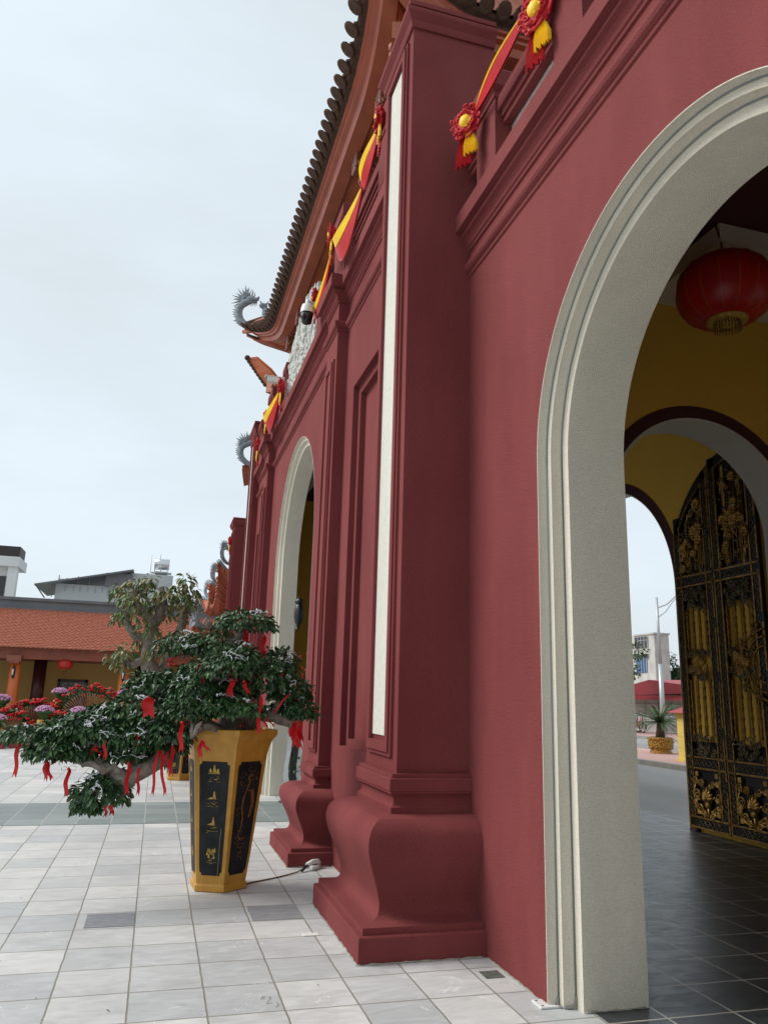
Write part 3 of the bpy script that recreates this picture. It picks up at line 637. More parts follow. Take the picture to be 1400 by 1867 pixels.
# ------------------------------------------------------------------ folding gate leaves
def spiral(q, c, r, turns, sgn, x, rad=.008, tail=None):
    pts = []
    n = int(10*turns)
    for i in range(n+1):
        t = i/n; a = sgn*2*PI*turns*t; rr = r*(1-.85*t)
        pts.append((x, c[0]+rr*math.cos(a), c[1]+rr*math.sin(a)))
    if tail: pts.insert(0, (x, tail[0], tail[1]))
    q.tube(pts, [rad*(1-.4*i/len(pts)) for i in range(len(pts))], 5)
def leaf_panel(y0, y1, outer, label):
    """one fold of the gate; y0 > y1; outer = the arched low side is at y0"""
    yc, rr, zs = 7.72, 1.66, 3.34
    topz = lambda y: zs+math.sqrt(max(0, rr*rr-(y-yc)**2))
    d = thing('iron_gate_fold', label, 'gate', (7.0, y0, .05), 'folds of the iron gate')
    x = 6.96; w = .13
    q = MB()    # black frame
    q.box(x-.02, x+.03, y0-w, y0, .05, topz(y0-w)-.0); q.box(x-.02, x+.03, y1, y1+w, .05, topz(y1+w))
    for z in (.05, .80, 3.20): q.box(x-.02, x+.03, y1+w, y0-w, z, z+.14)
    n = 14
    for i in range(n):
        a = y0-(y0-y1)*i/n; b = y0-(y0-y1)*(i+1)/n
        q.add([(x-.02,a,topz(a)),(x-.02,b,topz(b)),(x-.02,b,topz(b)-w*1.2),(x-.02,a,max(topz(a)-w*1.2,zs)),(x+.03,a,topz(a)),(x+.03,b,topz(b)),(x+.03,b,topz(b)-w*1.2),(x+.03,a,max(topz(a)-w*1.2,zs))],
              [(0,1,2,3),(4,7,6,5),(0,4,5,1),(3,2,6,7)])
    q.build('gate_frame', IRON, d)
    q = MB(); e = x-.03      # gold border lines
    def hl(z): q.box(e-.006, e+.012, y1+.01, y0-.01, z-.011, z+.011)
    def vl(y, z0, z1): q.box(e-.006, e+.012, y-.011, y+.011, z0, z1)
    for z in (.062, .19, .80, .94, 3.20, 3.34): hl(z)
    for y in (y0-.012, y1+.012): vl(y, .05, topz(y)-.01)
    for y in (y0-w, y1+w): vl(y, .19, topz(y)-.14)
    pr = None
    for i in range(n+1):
        a = y0-w-(y0-y1-2*w)*i/n; p = (e, a, topz(a)-w*1.25)
        if pr: q.tube([pr, p], .012, 5)
        pr = p
    q.build('gold_border', GOLDM, d)
    q = MB()                # running vine ornament in the frame bars
    def vine(p0, p1, amp=.035, step=.085):
        L_ = math.hypot(p1[0]-p0[0], p1[1]-p0[1]); m = max(2, int(L_/step)); ux, uz = (p1[0]-p0[0])/L_, (p1[1]-p0[1])/L_
        for ph in (0, PI):
            pts = []
            for i in range(m*5+1):
                t = i/(m*5)*L_; o = amp*math.sin(PI*t/step+ph); pts.append((e, p0[0]+ux*t-uz*o, p0[1]+uz*t+ux*o))
            q.tube(pts, .0048, 4)
        for i in range(m):
            t = (i+.5)*L_/m; q.ball((e, p0[0]+ux*t, p0[1]+uz*t), .008, .012, .012, 5, 3)
    vine((y0-w/2-.005, .15), (y0-w/2-.005, topz(y0-w/2)-.1)); vine((y1+w/2+.005, .15), (y1+w/2+.005, topz(y1+w/2)-.12))
    for z in (.125, .87, 3.27): vine((y0-w-.02, z), (y1+w+.02, z))
    q.build('vine_ornament', SCROLL, d)
    a0, a1 = y1+w+.02, y0-w-.02; mid = (a0+a1)/2; half = (a1-a0)/2
    q = MB(); q.box(x+.012, x+.02, y1+w, y0-w, .19, .81); q.build('back_plate', IRON, d)
    q = MB(); q.box(x+.022, x+.028, y1+w, y0-w, .94, 1.14); q.build('back_plate', IRON, d)
    q = MB(); q.box(x+.022, x+.028, y1+w, y0-w, 2.92, 3.20); q.build('back_plate', IRON, d)
    q = MB()
    for i in range(10):
        ya_, yb_ = y1+w+(y0-y1-2*w)*i/10, y1+w+(y0-y1-2*w)*(i+1)/10; tz = min(topz(ya_), topz(yb_))-.1
        if i % 5 != 3 and tz > 3.4: q.quad((x+.025,ya_,3.33),(x+.025,yb_,3.33),(x+.025,yb_,tz),(x+.025,ya_,tz))
    q.build('back_plate', IRON, d)
    # bottom field: lotus with scrolls
    q = MB()
    for sg in (-1, 1):
        for k, (dy, dz, r) in enumerate(((.20,.47,.07),(.15,.30,.06),(.24,.36,.045),(.10,.62,.05),(.22,.64,.05),(.08,.24,.04))):
            spiral(q, (mid+sg*dy, dz), r, 1.6, sg, e, .011, (mid+sg*dy*.2, dz-.08))
        for z in (.23, .40, .60, .70): q.box(e-.004, e+.01, *sorted((mid+sg*(half-.075), mid+sg*(half-.015))), z, z+.06)
        q.tube([(e, mid+sg*.02, .22), (e, mid+sg*.16, .25), (e, mid+sg*.24, .32), (e, mid+sg*.27, .5), (e, mid+sg*.22, .6)], .011, 5)
    for k in range(-3, 4):
        an = k*.42; L_ = .17-.018*abs(k)
        b = Vector((e-.01, mid, .42)); dv = Vector((0, math.sin(an), math.cos(an)))
        q.tube([b, b+dv*L_*.35+Vector((-.012,0,0)), b+dv*L_*.7, b+dv*L_], [.012, .03, .022, .002], 6)
    q.ball((e-.01, mid, .36), .03, .05, .04, 8, 5); q.tube([(e, mid, .33), (e, mid, .2)], [.02, .012], 6)
    q.build('lotus_panel', GOLDF, d)
    # balusters, two tiers, bamboo-jointed
    ys = [a0+.04+(a1-a0-.08)*i/3 for i in range(4)]
    for y in ys:
        for (za, zb) in ((1.22, 1.95), (2.30, 2.88)):
            q = MB(); m = 6; pts = []; rad = []
            for i in range(m):
                z = za+(zb-za)*i/m
                for (t, r) in ((0, .024), (.12, .015), (.5, .012), (.88, .016)): pts.append((e+.01, y, z+(zb-za)/m*t)); rad.append(r)
            q.tube(pts, rad, 7); q.build('baluster', GOLDM, d)
    q = MB()                    # dense black and bronze scrollwork at both ends of the balusters
    for (za, zb) in ((.96, 1.24), (2.84, 3.18), (1.93, 2.10), (2.20, 2.32)):
        for k in range(int(34*(zb-za)/.3)):
            c = (random.uniform(a0+.03, a1-.03), random.uniform(za+.02, zb-.02)); spiral(q, c, random.uniform(.025, .065), random.choice((1.2, 1.6)), random.choice((-1, 1)), e+random.uniform(-.02, .015), random.uniform(.007, .011), (c[0]+random.uniform(-.07, .07), c[1]+random.uniform(-.08, .08)))
    q.build('scrollwork', SCROLL, d)
    q = MB()                    # flowers: middle bunch and the tall arched field
    def blossom(c, r, n_=8):
        for i in range(n_):
            a = 2*PI*i/n_; dv = Vector((-.25, math.cos(a), math.sin(a)))
            b = Vector((e-.01, c[0], c[1])); q.tube([b, b+dv*r*.55, b+dv*r], [.006, .018*r/.07, .003], 5)
        q.ball((e-.02, c[0], c[1]), .014, .018, .018, 6, 4)
    for k in range(7): blossom((mid+random.uniform(-.16, .16), random.uniform(2.02, 2.26)), random.uniform(.04, .075))
    z = 3.45
    for k in range(40):
        y = random.uniform(a0+.03, a1-.03); zz = random.uniform(3.42, topz(y)-.28) if topz(y)-.28 > 3.45 else 3.45
        if k % 3 == 0: blossom((y, zz), random.uniform(.05, .10), 9)
        elif k % 3 == 1: spiral(q, (y, zz), random.uniform(.04, .07), 1.5, random.choice((-1, 1)), e, .010, (y+random.uniform(-.1, .1), zz-.12))
        else: q.tube([(e, y, 3.4), (e+.01, y+random.uniform(-.03, .03), (3.4+zz)/2), (e, y+random.uniform(-.05, .05), zz)], .006, 4)
    q.build('flower_ornament', GOLDF, d)
    q = MB()                    # dark leaves behind
    for k in range(46):
        y = random.uniform(a0+.02, a1-.02); tz = topz(y)-.26
        if tz < 3.5: continue
        zz = random.uniform(3.38, tz); an = random.uniform(0, 2*PI); l = random.uniform(.06, .13)
        q.tube([(e+.015, y, zz), (e+.005, y+math.cos(an)*l*.5, zz+math.sin(an)*l*.5), (e+.01, y+math.cos(an)*l, zz+math.sin(an)*l)], [.006, .022, .002], 5)
    q.build('leaf_ornament', SCROLL, d)
    if outer:
        q = MB(); q.tube([(6.97, y0-.10, .0), (6.97, y0-.10, .06)], .03, 8); q.build('floor_bolt', IRON, d)
    else:
        q = MB()
        for rr_, th in ((.42, .014), (.33, .012), (.22, .010)):
            q.tube([(e-.012, y1+.02+rr_*math.sin(a) if False else y1+max(0, rr_*math.sin(a)), 2.10+rr_*math.cos(a)) for a in np.linspace(0, PI, 26)], th, 6)
        for k in range(5):
            a = PI*(k+.5)/5; c = (y1+.42*math.sin(a), 2.10+.42*math.cos(a)); blossom(c, .085, 6)
            spiral(q, (c[0]+.05*math.sin(a), c[1]+.05*math.cos(a)), .07, 1.4, 1, e-.012, .009)
        for k in range(4): spiral(q, (y1+.10+.04*k, 1.95+.1*k), .05, 1.3, -1, e-.012, .009)
        q.build('medallion', GOLDM, d)
    q = MB()
    for z in (.55, 1.2, 1.9, 2.6, 3.25, 3.8): q.box(x-.04, x+.0, y1-.02, y1+.02, z, z+.13)
    q.build('hinge', IRON, d)
    return d
leaf_panel(9.27, 8.50, True, 'outer fold of the black gold iron gate, low arch end beside the street')
leaf_panel(8.48, 7.66, False, 'inner fold of the black and gold iron gate, holding half of the round medallion')

# ------------------------------------------------------------------ lanterns
def lantern(loc, r, h, label, cord=.3, fringe=.22, name='red_lantern', grp=None):
    o = thing(name, label, 'lantern', loc, grp, local=True)
    q = MB(); n = 16; m = 14; loops = []
    for i in range(m+1):
        a = -1.25+2.5*i/m; rr = r*math.cos(a*.98)**.62; z = h*.5*math.sin(a)/math.sin(1.25)
        loops.append([(rr*(1+.0*j)*math.cos(2*PI*j/(n*2))*(1-.018*(j % 2)), rr*math.sin(2*PI*j/(n*2))*(1-.018*(j % 2)), z) for j in range(n*2)])
    q.loft(loops, True, (True, True), True); q.build('lantern_shade', LANT, o)
    q = MB()
    for j in range(n):
        a0 = 2*PI*j/n; pts = []
        for i in range(m+1):
            a = -1.2+2.4*i/m; rr = r*1.004*math.cos(a*.98)**.62; pts.append((rr*math.cos(a0), rr*math.sin(a0), h*.5*math.sin(a)/math.sin(1.25)))
        q.tube(pts, .0022*r/.45, 4)
    q.build('lantern_ribs', GOLDL, o)
    q = MB()
    q.lathe([(r*.30,-h*.54),(r*.42,-h*.53),(r*.42,-h*.47),(r*.30,-h*.46)], n=24); q.lathe([(r*.22,h*.46),(r*.3,h*.47),(r*.3,h*.53),(r*.2,h*.54)], n=20)
    for j in range(14):
        a = 2*PI*j/14
        for rr, zz, s_ in ((.60, -.40, .045), (.72, -.345, .035)):
            c = Vector((r*rr*math.cos(a), r*rr*math.sin(a), h*zz)); t = Vector((-math.sin(a), math.cos(a), 0)); u_ = Vector((math.cos(a), math.sin(a), .9)).normalized()
            pts = [c+(t*math.cos(b)+u_*math.sin(b))*r*s_*1.8 for b in np.linspace(0, 5.2, 8)]
            q.tube(pts, r*.014, 4)
        b0 = 2*PI*(j+.5)/14; q.tube([(r*.50*math.cos(a), r*.50*math.sin(a), -h*.445), (r*.50*math.cos(b0), r*.50*math.sin(b0), -h*.445)], r*.012, 4)
    q.build('gold_trim', GOLDL, o)
    q = MB()
    for j in range(26):
        a = 2*PI*j/26; q.tube([(r*.26*math.cos(a), r*.26*math.sin(a), -h*.53), (r*.27*math.cos(a+.05), r*.27*math.sin(a), -h*.53-fringe*(.9+.2*random.random()))], r*.012, 4)
    q.build('fringe', GOLDB, o)
    q = MB(); q.tube([(0,0,h*.5),(.012,0,h*.5+cord*.4),(-.02,.0,h*.5+cord*.75),(-.05,0,h*.5+cord)], .008, 5); q.build('cord', BLK, o)
    return o
lantern((4.41, 5.0, 5.10), .40, .56, 'big round red lantern with gold trim hanging inside the nearest arch', .40, .08)
lantern((-3.52, 33.0, 2.47), .29, .38, 'small red lantern hanging under the eave of the low tiled hall', .1, .2)
o = thing('wall_lamp', 'black round wall lamp on the far side of the central arch', 'wall lamp', (2.14, 12.62, 2.88), local=True)
q = MB(); q.ball((0, 0, 0), .08, .10, .20, 14, 10); q.lathe([(.02,.28),(.05,.24),(.08,.19),(.03,.16)], n=12); q.build('lamp_body', BLK, o)
q = MB(); q.tube([(.0,0,-.2),(.0,.06,-.26),(.0,.2,-.2),(.0,.22,0)], .02, 6); q.build('bracket_arm', BLK, o)

# ------------------------------------------------------------------ red and yellow drapery
def rosette(loc, s, ang, label, yel=1.0, tails=True, fold=0):
    s = s*.95
    o = thing('cloth_rosette', label, 'rosette', loc, 'red and yellow rosettes on the parapets', local=True); o.rotation_euler = (0, 0, ang)
    q = MB()        # gathered red ring (faces -x locally)
    for k in range(44):
        a = 2*PI*k/44+random.uniform(-.1, .1); rr = s*(.62+.36*(k % 2))*random.uniform(.9, 1.08); sr = s*random.uniform(.17, .24)
        c = Vector((random.uniform(-.32, .0)*s-(.12*s if k % 2 == 0 else 0), rr*math.cos(a), rr*math.sin(a))); b = random.uniform(0, 6.28)
        ax1 = Vector((random.uniform(-.3, .3), -math.sin(a), math.cos(a))).normalized(); ax2 = Vector((-.6, math.cos(a), math.sin(a))).normalized()
        pts = [c+(ax1*math.cos(t+b)+ax2*math.sin(t+b))*sr*(1-.1*t) for t in np.linspace(0, 7, 12)]
        q.tube(pts, [sr*.36]*12, 5)
    q.ball((0.02*s, 0, 0), .38*s, .92*s, .92*s, 14, 8); q.build('red_ruffle', DREDC, o)
    if yel:
        q = MB(); q.ball((-.25*s, 0, .05*s), .30*s, .42*s, .46*s, 12, 8)
        for k in range(16):
            a = random.uniform(0, 6.28); rr = random.uniform(.05, .36)*s; c = Vector((-.45*s+rr*.35, rr*math.cos(a), .05*s+rr*math.sin(a))); b = random.uniform(0, 6.28)
            pts = [c+Vector((-.02*s, math.cos(t+b)*.13*s, math.sin(t+b)*.16*s)) for t in np.linspace(0, 3.3, 6)]; q.tube(pts, .05*s, 5)
        q.build('yellow_centre', YELC, o)
    if tails:
        def tail(y, w, l, m, nm, dx):
            q = MB(); n = 7; loops = []
            for i in range(9):
                t = i/8; z = -.6*s-l*t; ww = w*(.4+.8*min(1, t*1.6)); row = []
                for j in range(n*2+1):
                    u = j/(n*2)-.5; row.append((dx+.035*s*(1+t)*math.cos(j*PI*1.0)-.05*s*t, y*(1+.4*t)+u*ww, z+(.12*s*math.sin(j*1.7+l*9) if i == 8 else 0)))
                loops.append(row)
            k = len(loops)
            q.loft(loops, False, smooth=False); back = [[(p[0]+.012, p[1], p[2]) for p in r_] for r_ in loops]; q.loft([r_[::-1] for r_ in back], False)
            q.build(nm, m, o)
        tail(.22*s, .95*s, 2.3*s, REDC, 'red_tail', -.02*s); tail(-.22*s, .85*s, 1.7*s, YELC, 'yellow_tail', -.14*s)
    return o
def swag(p0, p1, sag, w, label, ys=.38):
    o = thing('cloth_swag', label, 'swag', p0, 'red and yellow cloth swags between the rosettes', local=True)
    p0, p1 = Vector(p0), Vector(p1)
    for nm, m, lo, hi in (('yellow_fold', YELC, 0, ys), ('red_fold', REDC, ys, 1)):
        q = MB(); rows = []; n = 22; k = 9
        for i in range(n+1):
            t = i/n; c = (p1-p0)*t+Vector((0, 0, -sag*4*t*(1-t))); ww = w*(.22+.78*math.sin(PI*t)**.7)
            row = []
            for j in range(k+1):
                u = lo+(hi-lo)*j/k; row.append((c.x-ww*(.80-.62*u)*math.sin(PI*t)**.5-.014*(j % 2)-(.004 if lo else 0), c.y, c.z-ww*u-.25*sag*u*math.sin(PI*t)))
            rows.append(row)
        q.loft(rows, False, smooth=True); q.loft([[(a+.01, b, c) for a, b, c in r_][::-1] for r_ in rows], False, smooth=True); q.build(nm, m, o)
    return o
rosette((2.04, 3.80, 6.08), .145, R(20), 'largest rosette, at the top right, on the pier above the big arch')
rosette((1.99, 4.93, 6.10), .135, R(35), 'rosette beside the tall pillar, on the first pier above the side arch')
swag((2.05, 4.92, 6.20), (2.05, 3.86, 6.26), .02, .085, 'short red swag drawn from the pillar side pier up to the next one', .14)
swag((2.06, 3.74, 6.18), (2.06, 2.55, 6.20), .10, .12, 'swag running out of the picture at the top right')
rosette((1.60, 6.22, 7.10), .125, R(-10), 'rosette half hidden behind the top of the tall pillar')
swag((1.62, 6.25, 7.1), (1.62, 6.90, 6.85), .12, .15, 'swag just left of the tall pillar')
rosette((1.62, 6.86, 6.86), .10, R(-10), 'small all red knot between the pillar and the parapet pier', 0, False)
swag((1.62, 6.90, 6.86), (1.60, 8.10, 7.02), .34, .20, 'long yellow and red swag hanging before the first parapet pier')
rosette((1.56, 8.22, 7.06), .125, R(-10), 'rosette on the parapet pier above the nearer pilaster')
swag((1.60, 8.30, 7.0), (1.60, 9.60, 6.90), .40, .09, 'thin red swag dropping from the pilaster pier to the camera')
rosette((1.62, 9.55, 6.93), .125, R(-10), 'rosette right behind the dome camera')
rosette((1.62, 12.55, 6.80), .15, R(-10), 'rosette beside the bullet camera')
swag((1.62, 12.6, 6.8), (1.62, 14.1, 6.82), .28, .24, 'yellow and red swag between the two far rosettes')
rosette((1.58, 14.2, 6.80), .145, R(-10), 'rosette on the far pilaster pier')
rosette((1.56, 15.2, 6.55), .15, R(-10), 'rosette just before the far tall pillar')
rosette((1.62, 21.6, 5.72), .13, R(-10), 'tiny rosette beyond the far tall pillar')

# ------------------------------------------------------------------ cameras
o = thing('dome_camera', 'white and black dome security camera on the parapet', 'security camera', (1.45, 9.16, 6.48), local=True)
q = MB(); q.tube([(.28,.2,.14),(.1,.08,.17),(0,0,.16),(0,0,.08)], [.025,.025,.03,.04], 8); q.build('bracket_arm', WHP, o)
q = MB(); q.lathe([(.03,.12),(.07,.10),(.085,.04),(.09,-.01),(.09,-.02)][::-1], n=20); q.build('housing', WHP, o)
q = MB(); q.lathe([(.03,-.17),(.065,-.15),(.075,-.08),(.085,-.02)], n=20); q.ball((-.05,-.05,-.09), .035, .035, .05, 8, 6); q.build('lens_dome', BLK, o)
o = thing('bullet_camera', 'white bullet security camera beyond the carved relief', 'security camera', (1.55, 12.75, 6.98), local=True)
q = MB(); q.box(-.18,.12,-.05,.05,-.045,.05); q.box(-.22,.13,-.06,.06,.05,.062); q.build('housing', WHP, o, bevel=.008)
q = MB(); q.box(-.19,-.18,-.042,.042,-.04,.044); q.build('lens', BLK, o)
q = MB(); q.tube([(.08,0,-.04),(.12,.04,-.10),(.24,.1,-.12)], .015, 6); q.build('bracket_arm', WHP, o)

# ------------------------------------------------------------------ hexagonal pots
def hexpot(loc, s, rot, label, n_=6):
    o = thing('hexagonal_pot', label, 'plant pot', loc, 'tall black and gold hexagonal pots', local=True); o.rotation_euler = (0, 0, rot); o.scale = (s,)*3
    prof = [(.238,0),(.248,.012),(.248,.05),(.236,.062),(.238,.075),(.262,.25),(.325,.80),(.352,1.03),(.362,1.10),(.378,1.155),(.402,1.205),(.432,1.24),(.440,1.25),(.440,1.285),(.432,1.292),(.405,1.292),(.385,1.20),(.36,1.14)]
    h = lambda r, z: [(r*math.cos(PI/3*j), r*math.sin(PI/3*j), z) for j in range(6)]
    q = MB(); q.loft([h(r, z) for r, z in prof]); q.build('pot_body', GOLDP, o, bevel=.004)
    q = MB(); q.loft([h(.36, 1.13), h(.36, 1.15)]); q.build('soil', BARK, o)
    def facept(j, u, z, out=0):     # u in -1..1 across the face
        r = np.interp(z, [p[1] for p in prof[:9]], [p[0] for p in prof[:9]])
        a = Vector((r*math.cos(PI/3*j), r*math.sin(PI/3*j), z)); b = Vector((r*math.cos(PI/3*(j+1)), r*math.sin(PI/3*(j+1)), z))
        m = (a+b)/2; nrm = Vector((m.x, m.y, 0)).normalized(); return m+(b-a)/2*u+nrm*(.0025+out)
    for j in range(6):
        q = MB(); k = .76; c = .13; za, zb = .13, 1.03; cz = .03
        poly = [(-k+c,za),(k-c,za),(k-c,za+cz*.6),(k,za+cz),(k,zb-cz),(k-c,zb-cz*.6),(k-c,zb),(-k+c,zb),(-k+c,zb-cz*.6),(-k,zb-cz),(-k,za+cz),(-k+c,za+cz*.6)]
        # strips so the panel follows the pot's flare
        zs_ = sorted(set([p[1] for p in poly]+[.25, .45, .65, .80, .9]))
        def width(z):
            if z < za+cz*.6 or z > zb-cz*.6: return k-c
            return k
        for a, b in zip(zs_[:-1], zs_[1:]):
            zm = (a+b)/2; wd = (k-c) if (zm < za+cz*.6 or zm > zb-cz*.6) else k; wa = wb = wd
            if za+cz*.6 <= zm < za+cz: wa, wb = k-c, k
            if zb-cz <= zm < zb-cz*.6: wa, wb = k, k-c
            q.quad(facept(j,-wa,a), facept(j,wa,a), facept(j,wb,b), facept(j,-wb,b))
        p = q.build('painted_panel', BLACKP, o, fix=False)
        g_ = MB()
        if j % 2 == 1 or j in (4,):
            # junks and islets with reflections, one above the other
            for z0, kind in ((.93, 0), (.735, 1), (.53, 2), (.29, 3)):
                def blob(u, z, w, hh): g_.add([facept(j, u-w, z, .002), facept(j, u+w, z, .002), facept(j, u+w*.25, z+hh, .002), facept(j, u-w*.35, z+hh*.9, .002)], [(0,1,2,3)])
                if kind == 0: [blob(u, z0, w, hh) for u, w, hh in ((0,.10,.075),(-.2,.09,.045),(.18,.10,.045),(-.05,.30,.012))]
                elif kind == 3:
                    for k2 in range(16): blob(random.uniform(-.25,.25), z0+random.uniform(-.03,.03), .06, .03)
                else: blob(.05, z0, .09, .06); blob(-.05, z0-.006, .26, .016)
                for k2 in range(11):
                    u = random.uniform(-.28, .28); zz = z0-.02-.05*random.random(); w = random.uniform(.04, .14); g_.add([facept(j,u-w,zz,.002), facept(j,u+w,zz,.002), facept(j,u+w*.6,zz+.0022,.002), facept(j,u-w*.8,zz+.0022,.002)], [(0,1,2,3)])
            g_.build('painted_scene', GOLDL, p, fix=False)
        else:
            pts = [(.15,.93),(.0,.90),(.1,.86),(-.05,.80),(-.2,.74),(-.25,.66),(-.1,.58),(-.15,.50),(-.3,.44),(-.1,.40),(.1,.42)]
            for a, b in zip(pts[:-1], pts[1:]):
                w = .055; g_.quad(facept(j,a[0]-w,a[1],.002), facept(j,a[0]+w,a[1],.002), facept(j,b[0]+w,b[1],.002), facept(j,b[0]-w,b[1],.002))
            for a, b in (((.0,.80),(.35,.80)),((.35,.80),(.48,.70)),((.48,.70),(.35,.58))):
                w = .10; g_.quad(facept(j,a[0]-w,a[1]-.012,.002), facept(j,a[0]+w,a[1]-.0,.002), facept(j,b[0]+w,b[1]+.0,.002), facept(j,b[0]-w,b[1]-.012,.002))
            for k2 in range(150):
                cu, cz_ = random.choice(((.2,.93),(-.3,.86),(.4,.90),(-.45,.62),(-.3,.40),(.1,.34),(0,.28),(-.1,.46)))
                u = max(-.6, min(.6, cu+random.gauss(0, .16))); zz = cz_+random.gauss(0, .035); g_.add([facept(j,u-.035,zz,.002), facept(j,u+.035,zz,.002), facept(j,u+.01,zz+.010,.002)], [(0,1,2)])
            g_.build('painted_scene', GOLDB, p, fix=False)
        if j in (4, 5, 3):
            c_ = MB(); u = -.55 if j != 5 else .5; pz = .12; pp = facept(j, u, pz, .003)
            while pz < (.62 if j != 5 else .5):
                u += random.uniform(-.06, .07)*(.8 if j != 5 else .5); pz += .035; pn = facept(j, max(-.65, min(.65, u)), pz, .003); c_.tube([pp, pn], .0018, 4); pp = pn
            c_.build('crack', CRACKM, p, fix=False)
    return o
hexpot((.65, 7.14, 0), 1.0, R(-84)-R(0), 'tall hexagonal black and gold pot under the red ribboned bonsai')
hexpot((.53, 15.42, 0), .92, R(-84), 'smaller looking hexagonal pot standing behind the bonsai branches')

# ------------------------------------------------------------------ bonsai with ribbons and light strings
def px(x, y, Y): return at(x, y, Y)
BO = (.66, 7.14, 1.15)
bon = thing('bonsai_tree', 'wide dark green bonsai with cloud shaped pads growing out of the tall pot', 'tree', BO)
DY = {}
pads = [  # px, py, rx, ry (photo pixels), depth
 (448,1138,50,24,7.2),(395,1180,56,27,7.3),(335,1182,42,25,7.4),(405,1222,46,27,6.85),(440,1205,32,25,6.9),(503,1212,38,27,7.2),(478,1245,44,30,7.0),(528,1262,36,28,7.1),(550,1300,24,22,7.0),(522,1292,26,18,7.2),
 (275,1252,38,24,7.2),(318,1246,34,20,7.3),(352,1258,40,25,6.9),(340,1298,40,24,6.8),(392,1290,38,22,6.8),(440,1296,40,17,6.75),(425,1262,40,22,7.0),(300,1275,34,18,7.3),
 (235,1300,48,25,7.0),(190,1308,36,20,7.0),(270,1318,40,24,6.9),(140,1332,48,26,6.9),(110,1338,32,22,6.9),(190,1342,44,26,6.85),(245,1352,44,26,6.8),(305,1340,40,22,6.8),(300,1362,34,16,6.9),
 (50,1342,44,17,6.95),(98,1372,42,22,6.8),(138,1374,36,20,6.85),(232,1378,36,18,6.85),(275,1385,22,16,7.0),(185,1450,42,29,6.75),(205,1425,25,20,6.9),(160,1470,20,12,6.75),(365,1225,30,18,7.2)]
allp = []; alln = []
PADW = []
for (x, y, rx, ry, Y) in pads:
    c = px(x, y, Y); k = 1/190*(Y/7.0)
    RX, RZ = rx*k, ry*k; PADW.append((c, RX, RZ))
    p, v = padpts(c, RX, RX*.72, RZ, int(330*(rx*ry/1000)+180), -.30, .45); allp.append(p); alln.append(v)
leaves(np.vstack(allp), np.vstack(alln), .060, 'foliage', LEAF, bon, .85, .46, BO, .35, .5)
q = MB()    # wood
def branch(q, pts, r0, r1, n=8, knob=.12):
    P = [Vector(p) for p in pts]; out = []; rad = []
    for i in range(len(P)-1):
        for t in (0, .33, .66):
            v = P[i].lerp(P[i+1], t); out.append(v+Vector((random.uniform(-1, 1), random.uniform(-1, 1), random.uniform(-1, 1)))*.012)
    out.append(P[-1]); m = len(out)
    rad = [(r0+(r1-r0)*i/(m-1))*(1+random.uniform(-knob, knob)) for i in range(m)]
    q.tube(out, rad, n)
branch(q, [(.66,7.14,1.10),px(425,1300,7.1),px(405,1262,7.1),px(372,1236,7.1),px(385,1205,7.2),px(430,1165,7.2),px(448,1142,7.2)], .13, .03)
branch(q, [(.60,7.10,1.2),px(380,1322,6.9),px(330,1322,6.85),px(300,1300,6.9),px(255,1290,7.0)], .075, .025)
branch(q, [(.62,7.0,1.25),px(385,1325,6.72),px(362,1332,6.65),px(368,1318,6.6),px(352,1345,6.62),px(350,1310,6.7)], .035, .015)
branch(q, [(.55,7.05,1.22),px(330,1335,6.95),px(290,1385,6.85),px(240,1415,6.75),px(228,1432,6.72),px(205,1408,6.75),px(185,1392,6.8),px(145,1386,6.8),px(90,1365,6.85),px(45,1350,6.95)], .09, .02)
branch(q, [px(262,1378,6.85),px(244,1400,6.8),px(238,1425,6.75),px(228,1445,6.75),px(200,1448,6.75)], .06, .015)
branch(q, [px(235,1418,6.75),px(205,1398,6.72),px(190,1405,6.7),px(172,1392,6.72),px(150,1395,6.75)], .04, .02, knob=.35)
branch(q, [(.72,7.12,1.2),px(470,1300,7.1),px(500,1310,7.05),px(530,1318,7.0),px(545,1305,7.0)], .07, .025)
branch(q, [px(500,1310,7.05),px(510,1270,7.1),px(505,1225,7.2)], .03, .015)
branch(q, [px(405,1262,7.1),px(440,1250,7.0),px(478,1245,7.0)], .05, .02)
branch(q, [px(372,1236,7.1),px(330,1250,7.1),px(280,1252,7.2)], .05, .015)
for (c, RX, RZ) in PADW:
    for k in range(3):
        a = random.uniform(0, 6.28); q.tube([c+Vector((0,0,-RZ*.6)), c+Vector((RX*.4*math.cos(a), RX*.3*math.sin(a), -RZ*.2)), c+Vector((RX*.8*math.cos(a), RX*.5*math.sin(a), RZ*.1))], [.012,.008,.004], 5)
for k in range(5): q.tube([px(445+6*k, 1330, 6.95), px(440+4*k, 1285, 6.9)], .009, 6)
q.build('trunk', BARK, bon)
for (c, RX, RZ) in PADW:
  for k in range(random.choice((1, 2, 2, 3))):
        sl = MB()
        a = random.uniform(-2.6, -.4); b = random.uniform(.1, 1.2); pts = []
        for i in range(14):
            a += random.uniform(-.32, .40); b = max(-.1, min(1.4, b+random.uniform(-.28, .28)))
            pts.append(c+Vector((RX*1.07*math.cos(a)*math.cos(b), RX*.80*math.sin(a)*math.cos(b), RZ*1.14*math.sin(b))))
        sm = []
        for i in range(len(pts)-1): sm += [pts[i], pts[i].lerp(pts[i+1], .5)+Vector((0, -.006, .012))]
        sl.tube(sm[:random.choice((8, 12, 16, 24))], .0038, 5); p = sm[0]; sl.ball(p, .009, .008, .014, 6, 4)
        tag(sl.build('light_string', WIREW, None, c, fix=False), 'thin white light string looped over a green pad of the bonsai', 'light string', 'white light strings on the bonsai')
